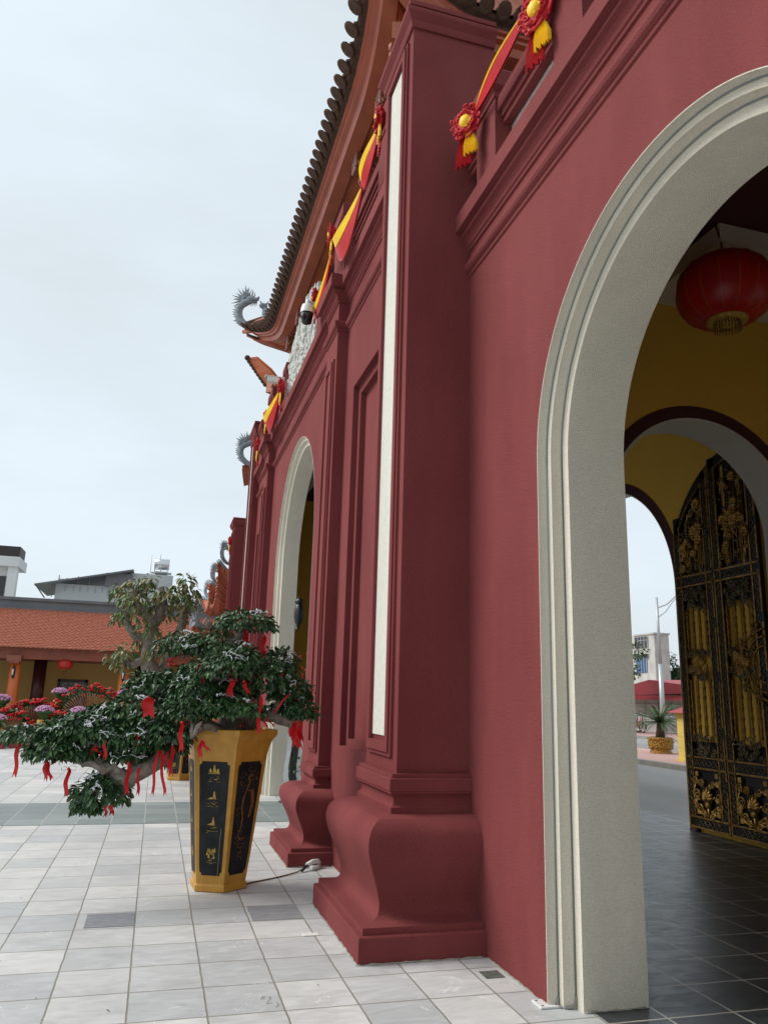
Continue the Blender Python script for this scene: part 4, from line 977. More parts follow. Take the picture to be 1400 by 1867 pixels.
# red ribbons ---------------------------------------------------------
def ribbon(x0, y0, x1, y1, Y, w, label, bow=True, notch=True, strips=1):
    a = at(x0, y0, Y); b = at(x1, y1, Y); o = MB(); 
    for s_ in range(strips):
        n = 9; rows = []; off = Vector((.022*s_, .01*s_, 0)); tw = random.uniform(0, 3); bb = b+Vector((random.uniform(.0, .05)*s_, 0, random.uniform(-.02, .06)*s_))
        for i in range(n+1):
            t = i/n; c = a.lerp(bb, t)+off*t+Vector((.008*math.sin(t*7+tw), .008*math.cos(t*5+tw), 0)); an = .5*math.sin(t*3.2+tw)
            d = Vector((math.cos(an), math.sin(an), 0))*w/2*(1 if i else .5)
            rows.append((c-d, c, c+d) if not (notch and i == n) else (c-d+Vector((0,0,-.02)), c+Vector((0,0,.015)), c+d+Vector((0,0,-.02))))
        o.loft([list(r_) for r_ in rows], False, smooth=True); o.loft([[p+Vector((0,.0015,0)) for p in r_[::-1]] for r_ in rows], False, smooth=True)
    if bow:
        for sg in (-1, 1):
            loop = [a+Vector((sg*.0, 0, 0)), a+Vector((sg*.03, -.01, .022)), a+Vector((sg*.055, 0, .012)), a+Vector((sg*.05, .005, -.012)), a+Vector((sg*.0, .005, -.002))]
            o.loft([[p+Vector((0, -.012, 0)), p+Vector((0, .012, 0))] for p in loop], False, smooth=True)
        o.ball(a+Vector((0, -.008, 0)), .012, .012, .014, 7, 5)
    o.v = o.v; return tag(o.build('red_ribbon', RIB, None, a, fix=False), label, 'ribbon', 'red ribbons tied on the bonsai')
RB = [
 (36,1355,26,1414,6.9,.035,'single red ribbon hanging at the far left tip of the bonsai',1),
 (58,1357,78,1362,6.9,.02,'thin red ribbon end lying along the leftmost branch',1),
 (85,1388,82,1422,6.75,.03,'short double red ribbon left of the loose bow, under the left pads',2),
 (126,1402,119,1450,6.65,.032,'red bow with one long tail hanging alone over the pavement at left',1),
 (172,1362,168,1384,6.75,.03,'short red ribbon among the left inner leaves',2),
 (192,1350,191,1382,6.7,.028,'red ribbon hanging in front of the knotted branch',1),
 (235,1392,231,1447,6.65,.03,'red bow ribbon beside the thick bent branch',1),
 (253,1400,251,1448,6.7,.026,'narrow red ribbon right of the thick bent branch',1),
 (288,1368,277,1448,6.65,.024,'slanting long red ribbon in front of the second pot, left one',1),
 (294,1368,300,1448,6.65,.024,'slanting long red ribbon in front of the second pot, right one',1),
 (305,1370,304,1398,6.75,.022,'short red ribbon tucked beside the two slanting ones',1),
 (315,1362,311,1412,6.7,.032,'wide straight red ribbon in front of the small pot',1),
 (195,1468,192,1487,6.7,.024,'tiny red ribbon under the lowest hanging pad',1),
 (204,1466,203,1484,6.7,.04,'rounded red ribbon loop under the lowest hanging pad',1),
 (332,1318,329,1368,6.55,.036,'red bow ribbon left of the pot rim',1),
 (367,1351,364,1380,6.5,.034,'red bow ribbon lying on the gold rim corner of the pot',2),
 (271,1272,270,1306,6.75,.10,'broad red ribbon under the middle left pad',1),
 (252,1344,250,1356,6.7,.05,'red ribbon scrap above the yellow flowers',1),
 (365,1211,368,1242,6.8,.045,'red ribbon in the middle of the upper foliage',1),
 (371,1262,372,1310,6.85,.03,'dark red ribbon against the inner trunk',1),
 (424,1240,419,1268,6.7,.05,'broad slanting red ribbon right of the trunk',1),
 (445,1243,452,1263,6.7,.035,'small tilted red ribbon right of the broad one',1),
 (448,1152,448,1202,7.15,.038,'straight red ribbon hanging from the topmost pad, left one',1),
 (482,1160,479,1198,7.15,.044,'straight red ribbon hanging from the topmost pad, right one',1),
 (476,1268,471,1336,6.65,.030,'long red ribbon hanging down over the right of the pot rim',1),
 (483,1308,486,1328,6.8,.02,'thin red ribbon behind the pot rim at right',2),
 (425,1322,440,1322,6.7,.02,'red ribbon loop lying flat on the pot edge',1),
 (514,1227,513,1262,6.95,.022,'narrow red ribbon on the upper right pad',1),
 (527,1266,500,1297,6.9,.020,'long diagonal red ribbon crossing the right foliage',1),
 (534,1318,537,1360,6.85,.040,'wide red ribbon below the rightmost pad',2),
 (547,1322,545,1350,6.9,.030,'ragged red ribbon at the far right of the bonsai',2),
 (308,1200,306,1214,7.2,.02,'short red ribbons at the upper left pad, left one',1),
 (316,1198,315,1212,7.2,.02,'short red ribbons at the upper left pad, right one',1)]
for (a, b, c, d, Y, w, lab, st) in RB: ribbon(a, b, c, d, Y, w, lab, bow=('bow' in lab or w > .03), strips=st)

# ------------------------------------------------------------------ mango tree in the second pot
MO = (.53, 15.42, 1.0)
mg = thing('mango_tree', 'pollarded mango tree with sparse olive leaf tufts standing behind the bonsai', 'tree', MO)
q = MB(); Y = 15.4
branch(q, [MO, at(318,1300,Y), at(285,1240,Y), at(268,1205,Y), at(276,1165,Y), at(283,1130,Y)], .20, .10, 10)
branch(q, [at(268,1200,Y), at(245,1212,Y-.1), at(225,1205,Y-.1)], .09, .05)
branch(q, [at(276,1165,Y), at(248,1160,Y), at(236,1145,Y-.1), at(228,1122,Y-.1)], .10, .06)
branch(q, [at(283,1130,Y), at(262,1115,Y), at(250,1095,Y), at(240,1075,Y)], .11, .05)
branch(q, [at(283,1140,Y), at(292,1120,Y), at(300,1095,Y+.1), at(295,1070,Y+.1)], .09, .05)
branch(q, [MO, at(330,1290,Y+.2), at(300,1215,Y+.2), at(316,1175,Y+.2), at(332,1140,Y+.2), at(338,1110,Y+.2), at(345,1085,Y+.2)], .13, .06, 9)
branch(q, [at(250,1095,Y), at(268,1075,Y), at(275,1060,Y)], .06, .03)
q.build('trunk', BARK, mg)
tp = []; tn = []
for (x, y, rx, ry, dn) in [(215,1075,14,12,1),(232,1085,24,18,1),(250,1065,20,14,1),(272,1060,14,14,1),(245,1095,26,18,1),(228,1118,22,16,1),(218,1125,14,10,.8),(265,1105,24,20,1),(275,1125,16,20,.8),(300,1100,22,18,1),(310,1085,16,12,.8),(325,1075,16,16,1),(340,1060,12,14,1),(345,1080,16,16,1),(340,1098,24,14,1),(292,1085,14,10,.7),(302,1120,16,10,.7),(215,1195,20,16,1),(238,1188,22,14,1),(225,1210,14,10,.8),(262,1170,14,12,1),(272,1150,18,10,.6),(283,1190,16,10,.5),(335,1125,10,14,.4),(300,1165,10,10,.4),(255,1135,14,8,.5)]:
    c = at(x, y, Y+random.uniform(-.3, .3)); k = Y/1400
    p, v = padpts(c, rx*k, rx*k*.9, ry*k, int(36*dn+rx*.9), -.8, .75); tp.append(p); tn.append(v)
leaves(np.vstack(tp), np.vstack(tn), .145, 'foliage', LEAF2, mg, .9, .40, MO, .3)

# ------------------------------------------------------------------ low tiled hall at the back left
LH = thing('tiled_hall', 'low hall with terracotta roof, grey parapet and orange columns across the courtyard', 'hall', (-6, 33, 0))
xl, xr = -24, 7
q = MB(); q.box(xl, xr, 36.0, 36.3, 0, 3.6); q.build('wall', mat('hall ochre wall', (.52, .31, .10), .85, (.56, .34, .12), 1, 5), LH)
q = MB(); q.box(xl, xr, 31.5, 36.3, 0, .18); q.build('plinth', KERB, LH)
q = MB(); q.box(xl, xr, 32.86, 33.14, 2.62, 3.02); q.box(xl, xr, 32.84, 32.90, 2.98, 3.08); q.box(xl, xr, 35.0, 35.2, 2.6, 3.0); q.build('eave_beam', mat('hall beam red brown', (.26, .065, .03), .5, (.2, .045, .02), 3, 5), LH)
q = MB(); q.box(xl, xr, 32.95, 36.2, 3.02, 3.06); q.build('porch_ceiling', WOODD, LH)
q = MB(); q.box(xl, xr, 35.2, 35.7, 4.4, 5.10); q.box(xl, xr, 35.1, 35.8, 5.10, 5.22); q.box(xl, xr, 35.12, 35.25, 4.72, 4.80); q.build('parapet', GREYP, LH)
# tiled slope: rows of overlapping scalloped tiles as one mesh
q = MB(); tw = .17; trow = 26; cols = int((xr-xl)/tw)
ys, zs_ = np.linspace(32.55, 35.25, trow+1), None
for j in range(trow):
    ya, yb = ys[j], ys[j+1]; za = 3.05+(ya-32.55)/2.7*1.72; zb = 3.05+(yb-32.55)/2.7*1.72
    row0 = []; row1 = []
    for i in range(cols*4+1):
        x = xl+tw*i/4; ph = (i+(2 if j % 2 else 0)) % 4; bump = (.0, .012, .018, .012)[ph]; sc = (0.0, -.02, -.03, -.02)[ph]
        row0.append((x, ya+sc*1.2, za+.045+bump)); row1.append((x, yb, zb+.01+bump))
    q.loft([row0, row1], False); q.loft([[(p[0], p[1]+.01, p[2]-.06) for p in row0], row0], False)
q.build('roof_tiles', TILER, LH, fix=False)
pat = mat('window relief grey', (.10, .105, .11), .5, (.16, .165, .17), 4, 5)
for cx in (-17.0, -13.2, -9.4, -5.30, -1.30, 2.7):
    q = MB(); q.lathe([(.26,.18),(.27,.25),(.22,.30),(.225,1.2),(.205,2.62)], (cx, 33.0, 0), 18); q.build('column', PILR, LH)
    q = MB(); q.box(cx-.28, cx+.22, 32.6, 32.9, 2.50, 2.74); q.box(cx-.2, cx+.16, 32.62, 32.9, 2.44, 2.50); q.build('bracket', mat('hall bracket', (.24, .07, .04), .5), LH) if cx == -17.0 else q.build('bracket', bpy.data.materials['hall bracket'], LH)
    q = MB(); q.lathe([(.25,.18),(.25,2.65)], (cx+.62, 35.0, 0), 16); q.build('column', PILD, LH)
    q = MB(); c = (cx, 32.72, 2.12); q.lathe([(.03,-.24),(.055,-.18),(.06,.14),(.04,.2),(.02,.26)], c, 10); q.build('wall_sconce', BLK, LH)
    q = MB(); q.lathe([(.03,-.12),(.032,.1)], (cx-.02, 32.66, 2.12), 8); q.build('sconce_glass', WHP, LH)
for wx in (-15.2, -11.5, -7.55, -3.45, .6):
    f = MB(); a, b, c, d = wx-.60, wx+.60, .75, 1.93
    f.box(a, b, 35.92, 36.0, c, c+.10); f.box(a, b, 35.92, 36.0, d-.10, d); f.box(a, a+.10, 35.92, 36.0, c, d); f.box(b-.10, b, 35.92, 36.0, c, d)
    fo = f.build('window', mat('window frame maroon', (.05, .01, .012), .5) if 'window frame maroon' not in bpy.data.materials else bpy.data.materials['window frame maroon'], LH)
    f = MB(); f.box(a+.1, b-.1, 35.95, 35.99, c+.1, d-.1); f.build('pane', pat, fo)
    f = MB()
    for k in range(60):
        u = random.gauss(0, .22); v = random.gauss(.62, .25); f.ball((wx+max(-.42, min(.42, u+.1)), 35.945, c+.15+max(0, min(.85, v))), random.uniform(.02, .055), .006, random.uniform(.015, .035), 6, 4)
    for k in range(5): f.tube([(wx-.4+.2*k, 35.945, c+.15), (wx-.3+.17*k, 35.945, c+.5), (wx-.2+.14*k, 35.945, c+.8)], .008, 5)
    f.build('relief', WHITE, fo)
q = MB(); q.box(3.0-.6, 3.2-.6, 35.05, 35.1, 4.86, 5.02); q.build('floodlight', WHP, LH)

# pavilion with flying roof corners
PV = thing('bell_pavilion', 'pavilion with upturned orange roof corners and grey dragons just left of the gate house', 'pavilion', (4.4, 27, 0))
q = MB(); q.box(2.9, 5.2, 25.4, 30.5, 0, 4.6); q.build('body', YEL, PV)
def proof(cx, cy, half, z, rise, apex, drop, nm):
    """square roof, four curved slopes with lifted corners"""
    q = MB(); u = MB()
    for k in range(4):
        c, sn = math.cos(k*PI/2), math.sin(k*PI/2); rows = []; low = []
        for j in range(8):
            t = j/7; row = []
            for i in range(33):
                s_ = (i/32-.5)*2; hh = half*(1-t*.82); lift = rise*abs(s_)**3.2*(1-t)**1.5; out = hh*(1+.05*abs(s_)**4*(1-t))
                lx, ly = -out, s_*out; row.append((cx+lx*c-ly*sn, cy+lx*sn+ly*c, z+lift+apex*t**1.35+.03*(i % 2)))
            rows.append(row)
        q.loft(rows, False, (False, False)); 
        r0 = rows[0]; inn = [(cx+(p[0]-cx)*.62, cy+(p[1]-cy)*.62, z-drop) for p in r0]; lo = [(p[0], p[1], p[2]-.10) for p in r0]; lo2 = [(cx+(p[0]-cx)*.95, cy+(p[1]-cy)*.95, p[2]-.2) for p in r0]
        u.loft([r0, lo, lo2, inn], False, (False, False))
        for i in range(1, 32, 1):
            p = lo2[i]; p2 = inn[i]; u.tube([p, p2], .025, 4)
        for i in range(0, 33):
            p = r0[i]; u.ball((p[0], p[1], p[2]-.03), .065, .065, .065, 6, 4)
    q.build(nm+'_tiles', TILER, PV); u.build(nm+'_eave', mat('pavilion eave', (.30, .07, .03), .6, (.22, .05, .02), 5, 4) if 'pavilion eave' not in bpy.data.materials else bpy.data.materials['pavilion eave'], PV)
    for (sx, sy) in ((-1,-1),(-1,1),(1,-1),(1,1)):
        q = MB(); q.tube([(cx+sx*half*(1.05-.15*i), cy+sy*half*(1.05-.15*i), z+rise*(1-.15*i)**3+.10+.10*i) for i in range(5)], .075, 7); q.build('hip_ridge', DRAG, PV)
        dragon((cx+sx*half*1.02, cy+sy*half*1.02, z+rise+.06), math.atan2(-sy, -sx)*1.0, .68, True, PV)
proof(3.90, 26.45, 2.30, 4.40, 1.05, 1.9, .25, 'near_roof')
proof(3.80, 29.3, 2.25, 4.55, .62, 1.9, .1, 'far_roof')
PV2 = thing('low_side_gate', 'small tiled gate roof with dragon showing before the hall roof, behind the bonsai top', 'gate', (2.6, 27, 0))
PVo = PV; PV = PV2
q = MB(); q.box(1.6, 4.0, 24.6, 27, 0, 2.9); q.build('body', YEL, PV)
proof(2.72, 25.85, 1.75, 3.02, .45, .9, .1, 'gate_roof'); PV = PVo

# background buildings
B1 = thing('white_building', 'white modern building with dark top band at the left edge', 'building', (-16, 60, 0))
q = MB(); q.box(-26, -10.7, 60, 62.5, 0, 10.3); q.box(-26, -10.2, 59.2, 62.5, 9.85, 10.55); q.box(-10.9, -10.3, 59.4, 60, 4, 9.85); q.build('body', BWH, B1)
q = MB(); q.box(-26, -10.25, 59.3, 61.5, 10.55, 11.30); q.build('roof_band', mat('dark brown band', (.035, .025, .022), .6), B1)
q = MB(); q.box(-14.2, -11.05, 59.93, 60.0, 7.0, 9.2); q.build('window', GLS, B1)
q = MB(); q.box(-14.2, -11.05, 59.90, 59.93, 8.0, 8.06); q.box(-12.6, -12.54, 59.90, 59.93, 7.0, 9.2); q.build('window_frame', BLK, B1)
B2 = thing('grey_building', 'pale grey building with louvred roof shed and tank behind the hall', 'building', (-3, 60, 0))
q = MB(); q.box(-7.7, -2.6, 60, 70, 0, 8.95); q.box(-2.6, .45, 60, 70, 0, 10.05); q.box(.45, 8, 61, 70, 0, 8.4); q.box(-.9, .0, 61, 62, 10.05, 10.45); q.build('wall', BGR, B2)
q = MB(); q.add([(-9.0,59,8.7),(-9.0,66,8.7),(-2.4,66,10.2),(-2.4,59,10.2),(-9.0,59,8.6),(-9.0,66,8.6),(-2.4,66,10.08),(-2.4,59,10.08)], [(0,3,2,1),(4,5,6,7),(0,4,7,3),(1,2,6,5),(0,1,5,4),(3,7,6,2)]); q.box(-4.3,-2.45,59.6,59.9,8.9,9.9)
q.build('shed_roof', CORR, B2)
q = MB()
for k in range(12): z = 8.98+.06*k; q.box(-7.5+max(0, k-4)*.45, -4.3, 59.7, 59.78, z, z+.03)
for x in (-7.5, -6.2, -5.4, -4.3): q.box(x-.03, x+.03, 59.65, 59.7, 8.9, 9.5)
q.tube([(-8.9,59.2,8.6),(-8.3,59.6,7.8)], .05, 6); q.box(-7.9, -7.85, 59.7, 59.8, 7.9, 8.95); q.build('louvre', CORR, B2)
q = MB(); q.tube([(-1.0,61,11.0),(.1,61,11.0)], .42, 16); q.build('water_tank', STEEL, B2)
q = MB()
for x in (-.95, -.5, 0.0): q.box(x-.03, x+.03, 60.7, 60.76, 10.3, 10.7); q.box(x-.03, x+.03, 61.3, 61.36, 10.3, 10.7)
q.box(-1.2, .3, 60.6, 61.4, 10.28, 10.34); q.tube([(-1.25,60.6,9.9),(-1.25,60.6,11.6)], .025, 5); q.tube([(-.6,60.6,11.3),(-.6,60.6,11.8)], .02, 5); q.build('tank_frame', GALV, B2)
q = MB()
for k in range(9):
    x = -7.0+k*.5; q.tube([(x,59.96,8.8),(x+random.uniform(-.1,.1),59.96,8.8-random.uniform(.2,.5))], .015, 4)
q.build('rain_streak', mat('streak', (.25,.27,.27), .9), B2)

# ------------------------------------------------------------------ flower display
def geranium_fan(x, y, z0, w, h, label, lean=0):
    o = thing('flower_fan', label, 'flower display', (x, y, 0), 'fan shaped red flower displays')
    q = MB(); n = 26
    for k in range(n):
        a = R(25+130*k/(n-1)); r0, r1 = .15, h*.80
        q.tube([(x+r0*math.cos(a)*w/h, y-.1, z0+r0*math.sin(a)), (x+r1*math.cos(a)*w/h*1.1, y-.24, z0+r1*math.sin(a))], .016, 4)
    q.build('bamboo_fan', BAMB, o)
    pts = []; fl = []
    for k in range(900):
        a = R(random.uniform(8, 172)); rr = h*random.uniform(.76, 1.0); pts.append((x+rr*math.cos(a)*w/h*1.1, y+random.uniform(-.15, .3), z0+rr*math.sin(a)))
    for k in range(500):
        side = random.choice((-1, 1)); pts.append((x+side*w*random.uniform(.5, 1.0), y+random.uniform(-.2, .3), max(.05, z0-random.uniform(0, .5))))
    leaves(np.array(pts), rng.normal(0, 1, (len(pts), 3)), .09, 'leaves', LEAF3, o, .1, .75, (x, y, 0))
    q = MB()
    for k in range(70):
        a = R(random.uniform(2, 178)); rr = h*random.uniform(.90, 1.08) if k % 3 else h*random.uniform(.7, 1.0); c = (x+rr*math.cos(a)*w/h*1.12, y-.12+random.uniform(-.1, .2), z0+rr*math.sin(a)); s_ = random.uniform(.045, .075)
        for j in range(5): q.ball((c[0]+random.uniform(-s_, s_), c[1]+random.uniform(-s_, s_), c[2]+random.uniform(-s_, s_)*.5), s_*.62, s_*.62, s_*.45, 6, 4)
    q.build('blooms', FRED, o); return o
for (a, b, Yf, w_, h_, lab) in ((163,1316,24.6,.94,1.02,'red flower fan at right, tallest, showing most of its bamboo sticks'),(58,1330,24.8,.74,.82,'red flower fan in the middle, between two mauve flower pots'),(12,1345,23.9,.66,.74,'red flower fan at the left edge, lowest of the three'),(112,1330,24.2,.5,.45,'low red flowers filling the gap between the middle and right fans')):
    p = at(a, b, Yf); geranium_fan(p.x, p.y, max(.05, p.z), w_, h_, lab)
def mum(x, y, z, r, label, stand=True):
    o = thing('chrysanthemum_pot', label, 'flower pot', (x, y, 0), 'mauve chrysanthemums on bamboo wrapped stands')
    q = MB()
    for k in range(150):
        a = 2*PI*random.random(); b = math.acos(1-random.random()*.95); q.ball((x+r*math.sin(b)*math.cos(a), y+r*math.sin(b)*math.sin(a), z+r*.62*math.cos(b)), r*.13, r*.13, r*.10, 5, 3)
    q.build('blooms', FPUR, o)
    q = MB(); q.ball((x, y, z), r*.95, r*.95, r*.50, 12, 8); q.lathe([(r*.5,-r*.9),(r*.55,-r*.3),(r*.8,0)], (x, y, z), 12); q.build('leaves', LEAF3, o)
    q = MB()
    for k in range(22):
        a = 2*PI*k/22; q.tube([(x+r*.62*math.cos(a), y+r*.62*math.sin(a), max(.02, z-r*3.0)), (x+r*.60*math.cos(a), y+r*.60*math.sin(a), z-r*.95)], r*.085, 5)
    q.build('bamboo_stand', BAMY, o)
for (a, b, Y, r, lab) in ((110,1263,24.9,.22,'mauve chrysanthemum before the hall window'),(82,1297,23.8,.24,'mauve chrysanthemum on yellow stand between the two left fans'),(145,1299,23.2,.24,'mauve chrysanthemum partly hidden by the bonsai, below the right fan'),(228,1265,24.5,.2,'mauve chrysanthemum peeping out left of the bonsai trunk side'),(3,1277,24.6,.26,'mauve chrysanthemum cut by the left edge, upper one'),(-3,1312,23.2,.22,'mauve chrysanthemum cut by the left edge, lower one')):
    p = at(a, b, Y); mum(p.x, p.y, p.z, r, lab)
for (xa, xb, yy, lab) in ((-5.2, -3.68, 22.6, 'red trough of small yellow flowers at the left edge'), (-3.6, -.2, 23.0, 'red trough of small yellow flowers behind the bonsai')):
    o = thing('flower_trough', lab, 'planter', (xa, yy, 0), 'red troughs of yellow flowers')
    q = MB(); q.box(xa, xb, yy, yy+.35, 0, .12); q.build('trough', REDR, o)
    pts = np.array([(random.uniform(xa, xb), random.uniform(yy-.02, yy+.35), random.uniform(.12, .30)) for k in range(int(350*(xb-xa)))]); leaves(pts, rng.normal(0, 1, (len(pts), 3)), .08, 'leaves', LEAF3, o, 0, .5, (xa, yy, 0))
    q = MB()
    for k in range(int(40*(xb-xa))): q.ball((random.uniform(xa, xb), random.uniform(yy-.03, yy+.3), random.uniform(.24, .34)), .035, .035, .02, 6, 4)
    q.build('blooms', FYEL, o)

# ------------------------------------------------------------------ small things round the courtyard
q = MB(); pts = [Vector(p) for p in ((.86,7.05,.02),(.90,7.19,.006),(1.02,7.27,.006),(1.16,7.357,.006),(1.30,7.46,.008),(1.40,7.54,.012),(1.47,7.61,.03))]
o = thing('power_cable', 'brown cable with loose black and white connector end lying by the pillar foot', 'cable', (.86, 7.05, 0))
q.tube(pts, .006, 6); q.build('wire', mat('brown cable', (.16, .10, .05), .6), o)
q = MB(); q.tube([(1.44,7.56,.015),(1.47,7.60,.03),(1.52,7.64,.05)], .014, 7); q.build('plug_sleeve', BLK, o)
q = MB(); q.tube([(1.50,7.63,.05),(1.56,7.68,.065),(1.62,7.73,.06),(1.64,7.74,.04)], .022, 8); q.tube([(1.53,7.60,.03),(1.60,7.66,.02),(1.64,7.72,.02)], .018, 8); q.build('connector', WHP, o)
q = MB(); q.box(2.12,2.24,4.17,4.285,.001,.012); o = tag(q.build('floor_plate', WHP, None, (2.18,4.23,0), bevel=.003), 'white screwed cover plate at the foot of the big arch', 'cover plate')
q = MB()
for (a, b) in ((2.14,4.19),(2.22,4.19),(2.14,4.265),(2.22,4.265)): q.lathe([(.006,.012),(.006,.014)], (a, b, 0), 8)
q.build('screw', BLK, o)
q = MB(); q.box(1.11,1.22,5.65,5.71,.001,.007); tag(q.build('floor_hatch', WHITE, None, (1.16,5.68,0), bevel=.002), 'small pale square set in the tiles left of the big pedestal', 'floor hatch')
q = MB(); q.box(2.02,2.14,4.66,4.78,.0008,.003); tag(q.build('drain_hole', mat('damp cement', (.07,.075,.065), .9, (.12,.12,.10), 20, 5), None, (2.08,4.7,0)), 'dark gap in the tiles where the big pedestal meets the wall', 'drain')
q = MB(); q.box(-.33,.0,6.10,6.44,.001,.0035); tag(q.build('dark_tile', mat('slate grey tile', (.17,.18,.19), .6, (.25,.265,.27), 12, 6, stretch=(1,3,1)), None, (-.2,6.27,0)), 'single darker slate tile in the pale paving', 'tile')
q = MB(); q.box(.815,1.19,6.08,6.474,.001,.0035); tag(q.build('dark_tile', mat('mid grey tile', (.25,.26,.27), .6, (.32,.33,.33), 6, 6, stretch=(1,3,1)), None, (.97,6.27,0)), 'mid grey tile between the big pot and the big pedestal', 'tile')
# pencil marks on a tile
q = MB()
def scrib(pts): q.tube([(x, y, .0035) for x, y in pts], .0010, 4)
c = G0 = None
def gpt(px_, py_):
    d = (px_-700)/F*RT-(py_-933.5)/F*UP+fw; t = -H/d.z; return (d.x*t, d.y*t)
scrib([gpt(*p) for p in ((488,1820),(494,1818),(491,1824),(486,1831),(497,1830))]); scrib([gpt(*p) for p in ((478,1817),(476,1823))]); scrib([gpt(*p) for p in ((504,1828),(508,1832),(503,1837))]); scrib([gpt(*p) for p in ((483,1817),(480,1822),(479,1817))])
tag(q.build('pencil_mark', mat('pencil', (.12,.12,.12), .9), None, (.6,4.2,0)), 'faint pencil scribble on a paving tile in the foreground', 'marking')
# festive blossom tree and ribboned stand inside the central arch
o = thing('blossom_tree', 'dark trunk with red blossoms standing inside the central arch behind the pilaster', 'tree', (2.36, 12.4, 0))
q = MB(); q.tube([(2.36,12.4,.1),(2.30,12.4,.5),(2.34,12.4,.9),(2.38,12.4,1.5),(2.36,12.4,2.1)], [.13,.10,.09,.06,.03], 9)
for k in range(12): a = random.uniform(0, 6.28); z = random.uniform(.9, 1.9); q.tube([(2.36,12.4,z),(2.36+.22*math.cos(a),12.4+.3*math.sin(a),z+.15),(2.36+.35*math.cos(a),12.4+.5*math.sin(a),z+.35)], [.03,.015,.006], 5)
q.build('trunk', WOODD, o)
q = MB()
for k in range(160): a = random.uniform(0, 6.28); r_ = random.uniform(.05, .42); z = random.uniform(1.2, 2.25); q.ball((2.38+r_*math.cos(a)*.8, 12.4+r_*math.sin(a), z), .022, .022, .018, 5, 3)
q.build('blossoms', DREDC, o)
pts = np.array([(2.36+random.uniform(-.3,.3), 12.4+random.uniform(-.3,.3), random.uniform(.12,.7)) for k in range(420)]); leaves(pts, rng.normal(0,1,(len(pts),3)), .09, 'leaves', LEAF3, o, 0, .4, (2.36,12.4,0))
o = thing('banner_stand', 'slim stand with black and white streamers at the foot of the central arch', 'stand', (2.08, 12.2, 0))
q = MB(); q.tube([(2.08,12.22,0),(2.08,12.22,1.4)], .018, 8); q.lathe([(.16,0),(.16,.02),(.03,.05)], (2.08,12.22,0), 14); q.build('pole', BLK, o)
for (xa, xb, m_, nm) in ((2.0,2.07,WHP,'white_streamer'),(2.10,2.17,BLK,'black_streamer'),(2.17,2.23,WHP,'white_streamer')):
    q = MB(); rows = [[(xa+.02*math.sin(i)-.02+.03*i/8*(1 if xa > 2.1 else -.4), 12.18-.01*i, 1.0-.12*i), (xb+.02*math.sin(i+.5)-.02+.03*i/8*(1 if xa > 2.1 else -.4), 12.17-.012*i, 1.0-.12*i)] for i in range(9)]; q.loft(rows, False); q.loft([[(a_, b_+.006, c_) for a_, b_, c_ in r_][::-1] for r_ in rows], False); q.build(nm, m_, o)
for (xa, m_, nm) in ((2.01,RIB,'red_streamer'),(2.12,RIB,'red_streamer'),(2.19,RIB,'red_streamer')):
    q = MB(); rows = [[(xa+.01*math.sin(i*2), 12.17, 1.45-.07*i), (xa+.05+.01*math.sin(i*2+1), 12.16, 1.45-.07*i)] for i in range(8)]; q.loft(rows, False); q.loft([[(a_, b_+.006, c_) for a_, b_, c_ in r_][::-1] for r_ in rows], False); q.build(nm, m_, o)

# ------------------------------------------------------------------ street beyond the passage
o = thing('street_lamp', 'tall galvanised street lamp pole across the road', 'street lamp', (24.5, 34.4, 0))
q = MB(); q.tube([(24.5,34.4,0),(24.5,34.4,3.6)], [.13,.11], 12); q.tube([(24.5,34.4,3.6),(24.5,34.4,7.0)], [.085,.06], 10); q.lathe([(.2,0),(.2,.06),(.14,.1)], (24.5,34.4,0), 12); q.build('pole', GALV, o)
q = MB(); q.tube([(24.5,34.4,6.45),(24.5,33.6,6.55),(24.5,32.7,6.95),(24.5,32.0,7.15)], .03, 6); q.tube([(24.5,34.4,5.95),(24.5,33.7,6.2),(24.5,33.1,6.65),(24.5,32.6,6.9)], .022, 6); q.build('arm', GALV, o)
q = MB(); q.box(24.4,24.6,31.3,32.0,7.1,7.2); q.build('lamp_head', WHP, o)
o = thing('cycad', 'cycad palm with a stout trunk growing in the gilded planter', 'palm', (16.3, 23.1, .4))
q = MB(); q.tube([(16.3,23.1,.45),(16.3,23.08,.75),(16.3,23.05,1.0)], [.17,.13,.12], 10); q.build('trunk', mat('cycad trunk', (.045,.03,.022), .9, (.09,.06,.04), 30, 5, .8, 40), o)
q = MB()
for k in range(58):
    a = 2*PI*k/58*5+random.uniform(-.1,.1); el = random.uniform(-.05, 1.25); L_ = random.uniform(.95, 1.2); P = []
    for i in range(9):
        t = i/8; P.append(Vector((16.3+L_*t*math.cos(el)*math.cos(a), 23.05+L_*t*math.cos(el)*math.sin(a), 1.0+L_*t*math.sin(el)-.38*t*t)))
    for i in range(1, 9):
        d = (P[i]-P[i-1]).normalized(); sd = d.cross(Vector((0,0,1))).normalized()
        for sg in (-1, 1):
            for m_ in (0, .5):
                b = P[i-1].lerp(P[i], m_); q.add([b, b+d*.035, b+d*.07+sd*sg*.13*(1-.5*i/8)+Vector((0,0,-.03))], [(0,1,2)])
    q.tube(P, .008, 4)
q.build('fronds', PALM, o, fix=False)
o = thing('gilded_planter', 'gilded carved round planter holding the cycad on the pink pavement', 'planter', (16.3, 23.1, .02))
q = MB(); q.lathe([(.30,.06),(.33,.10),(.36,.14),(.32,.18),(.34,.22),(.40,.34),(.41,.42),(.38,.50),(.43,.54),(.43,.58),(.36,.60),(.33,.55)], (16.3,23.1,-.06), 28); q.build('bowl', GOLDPOT, o)
q = MB()
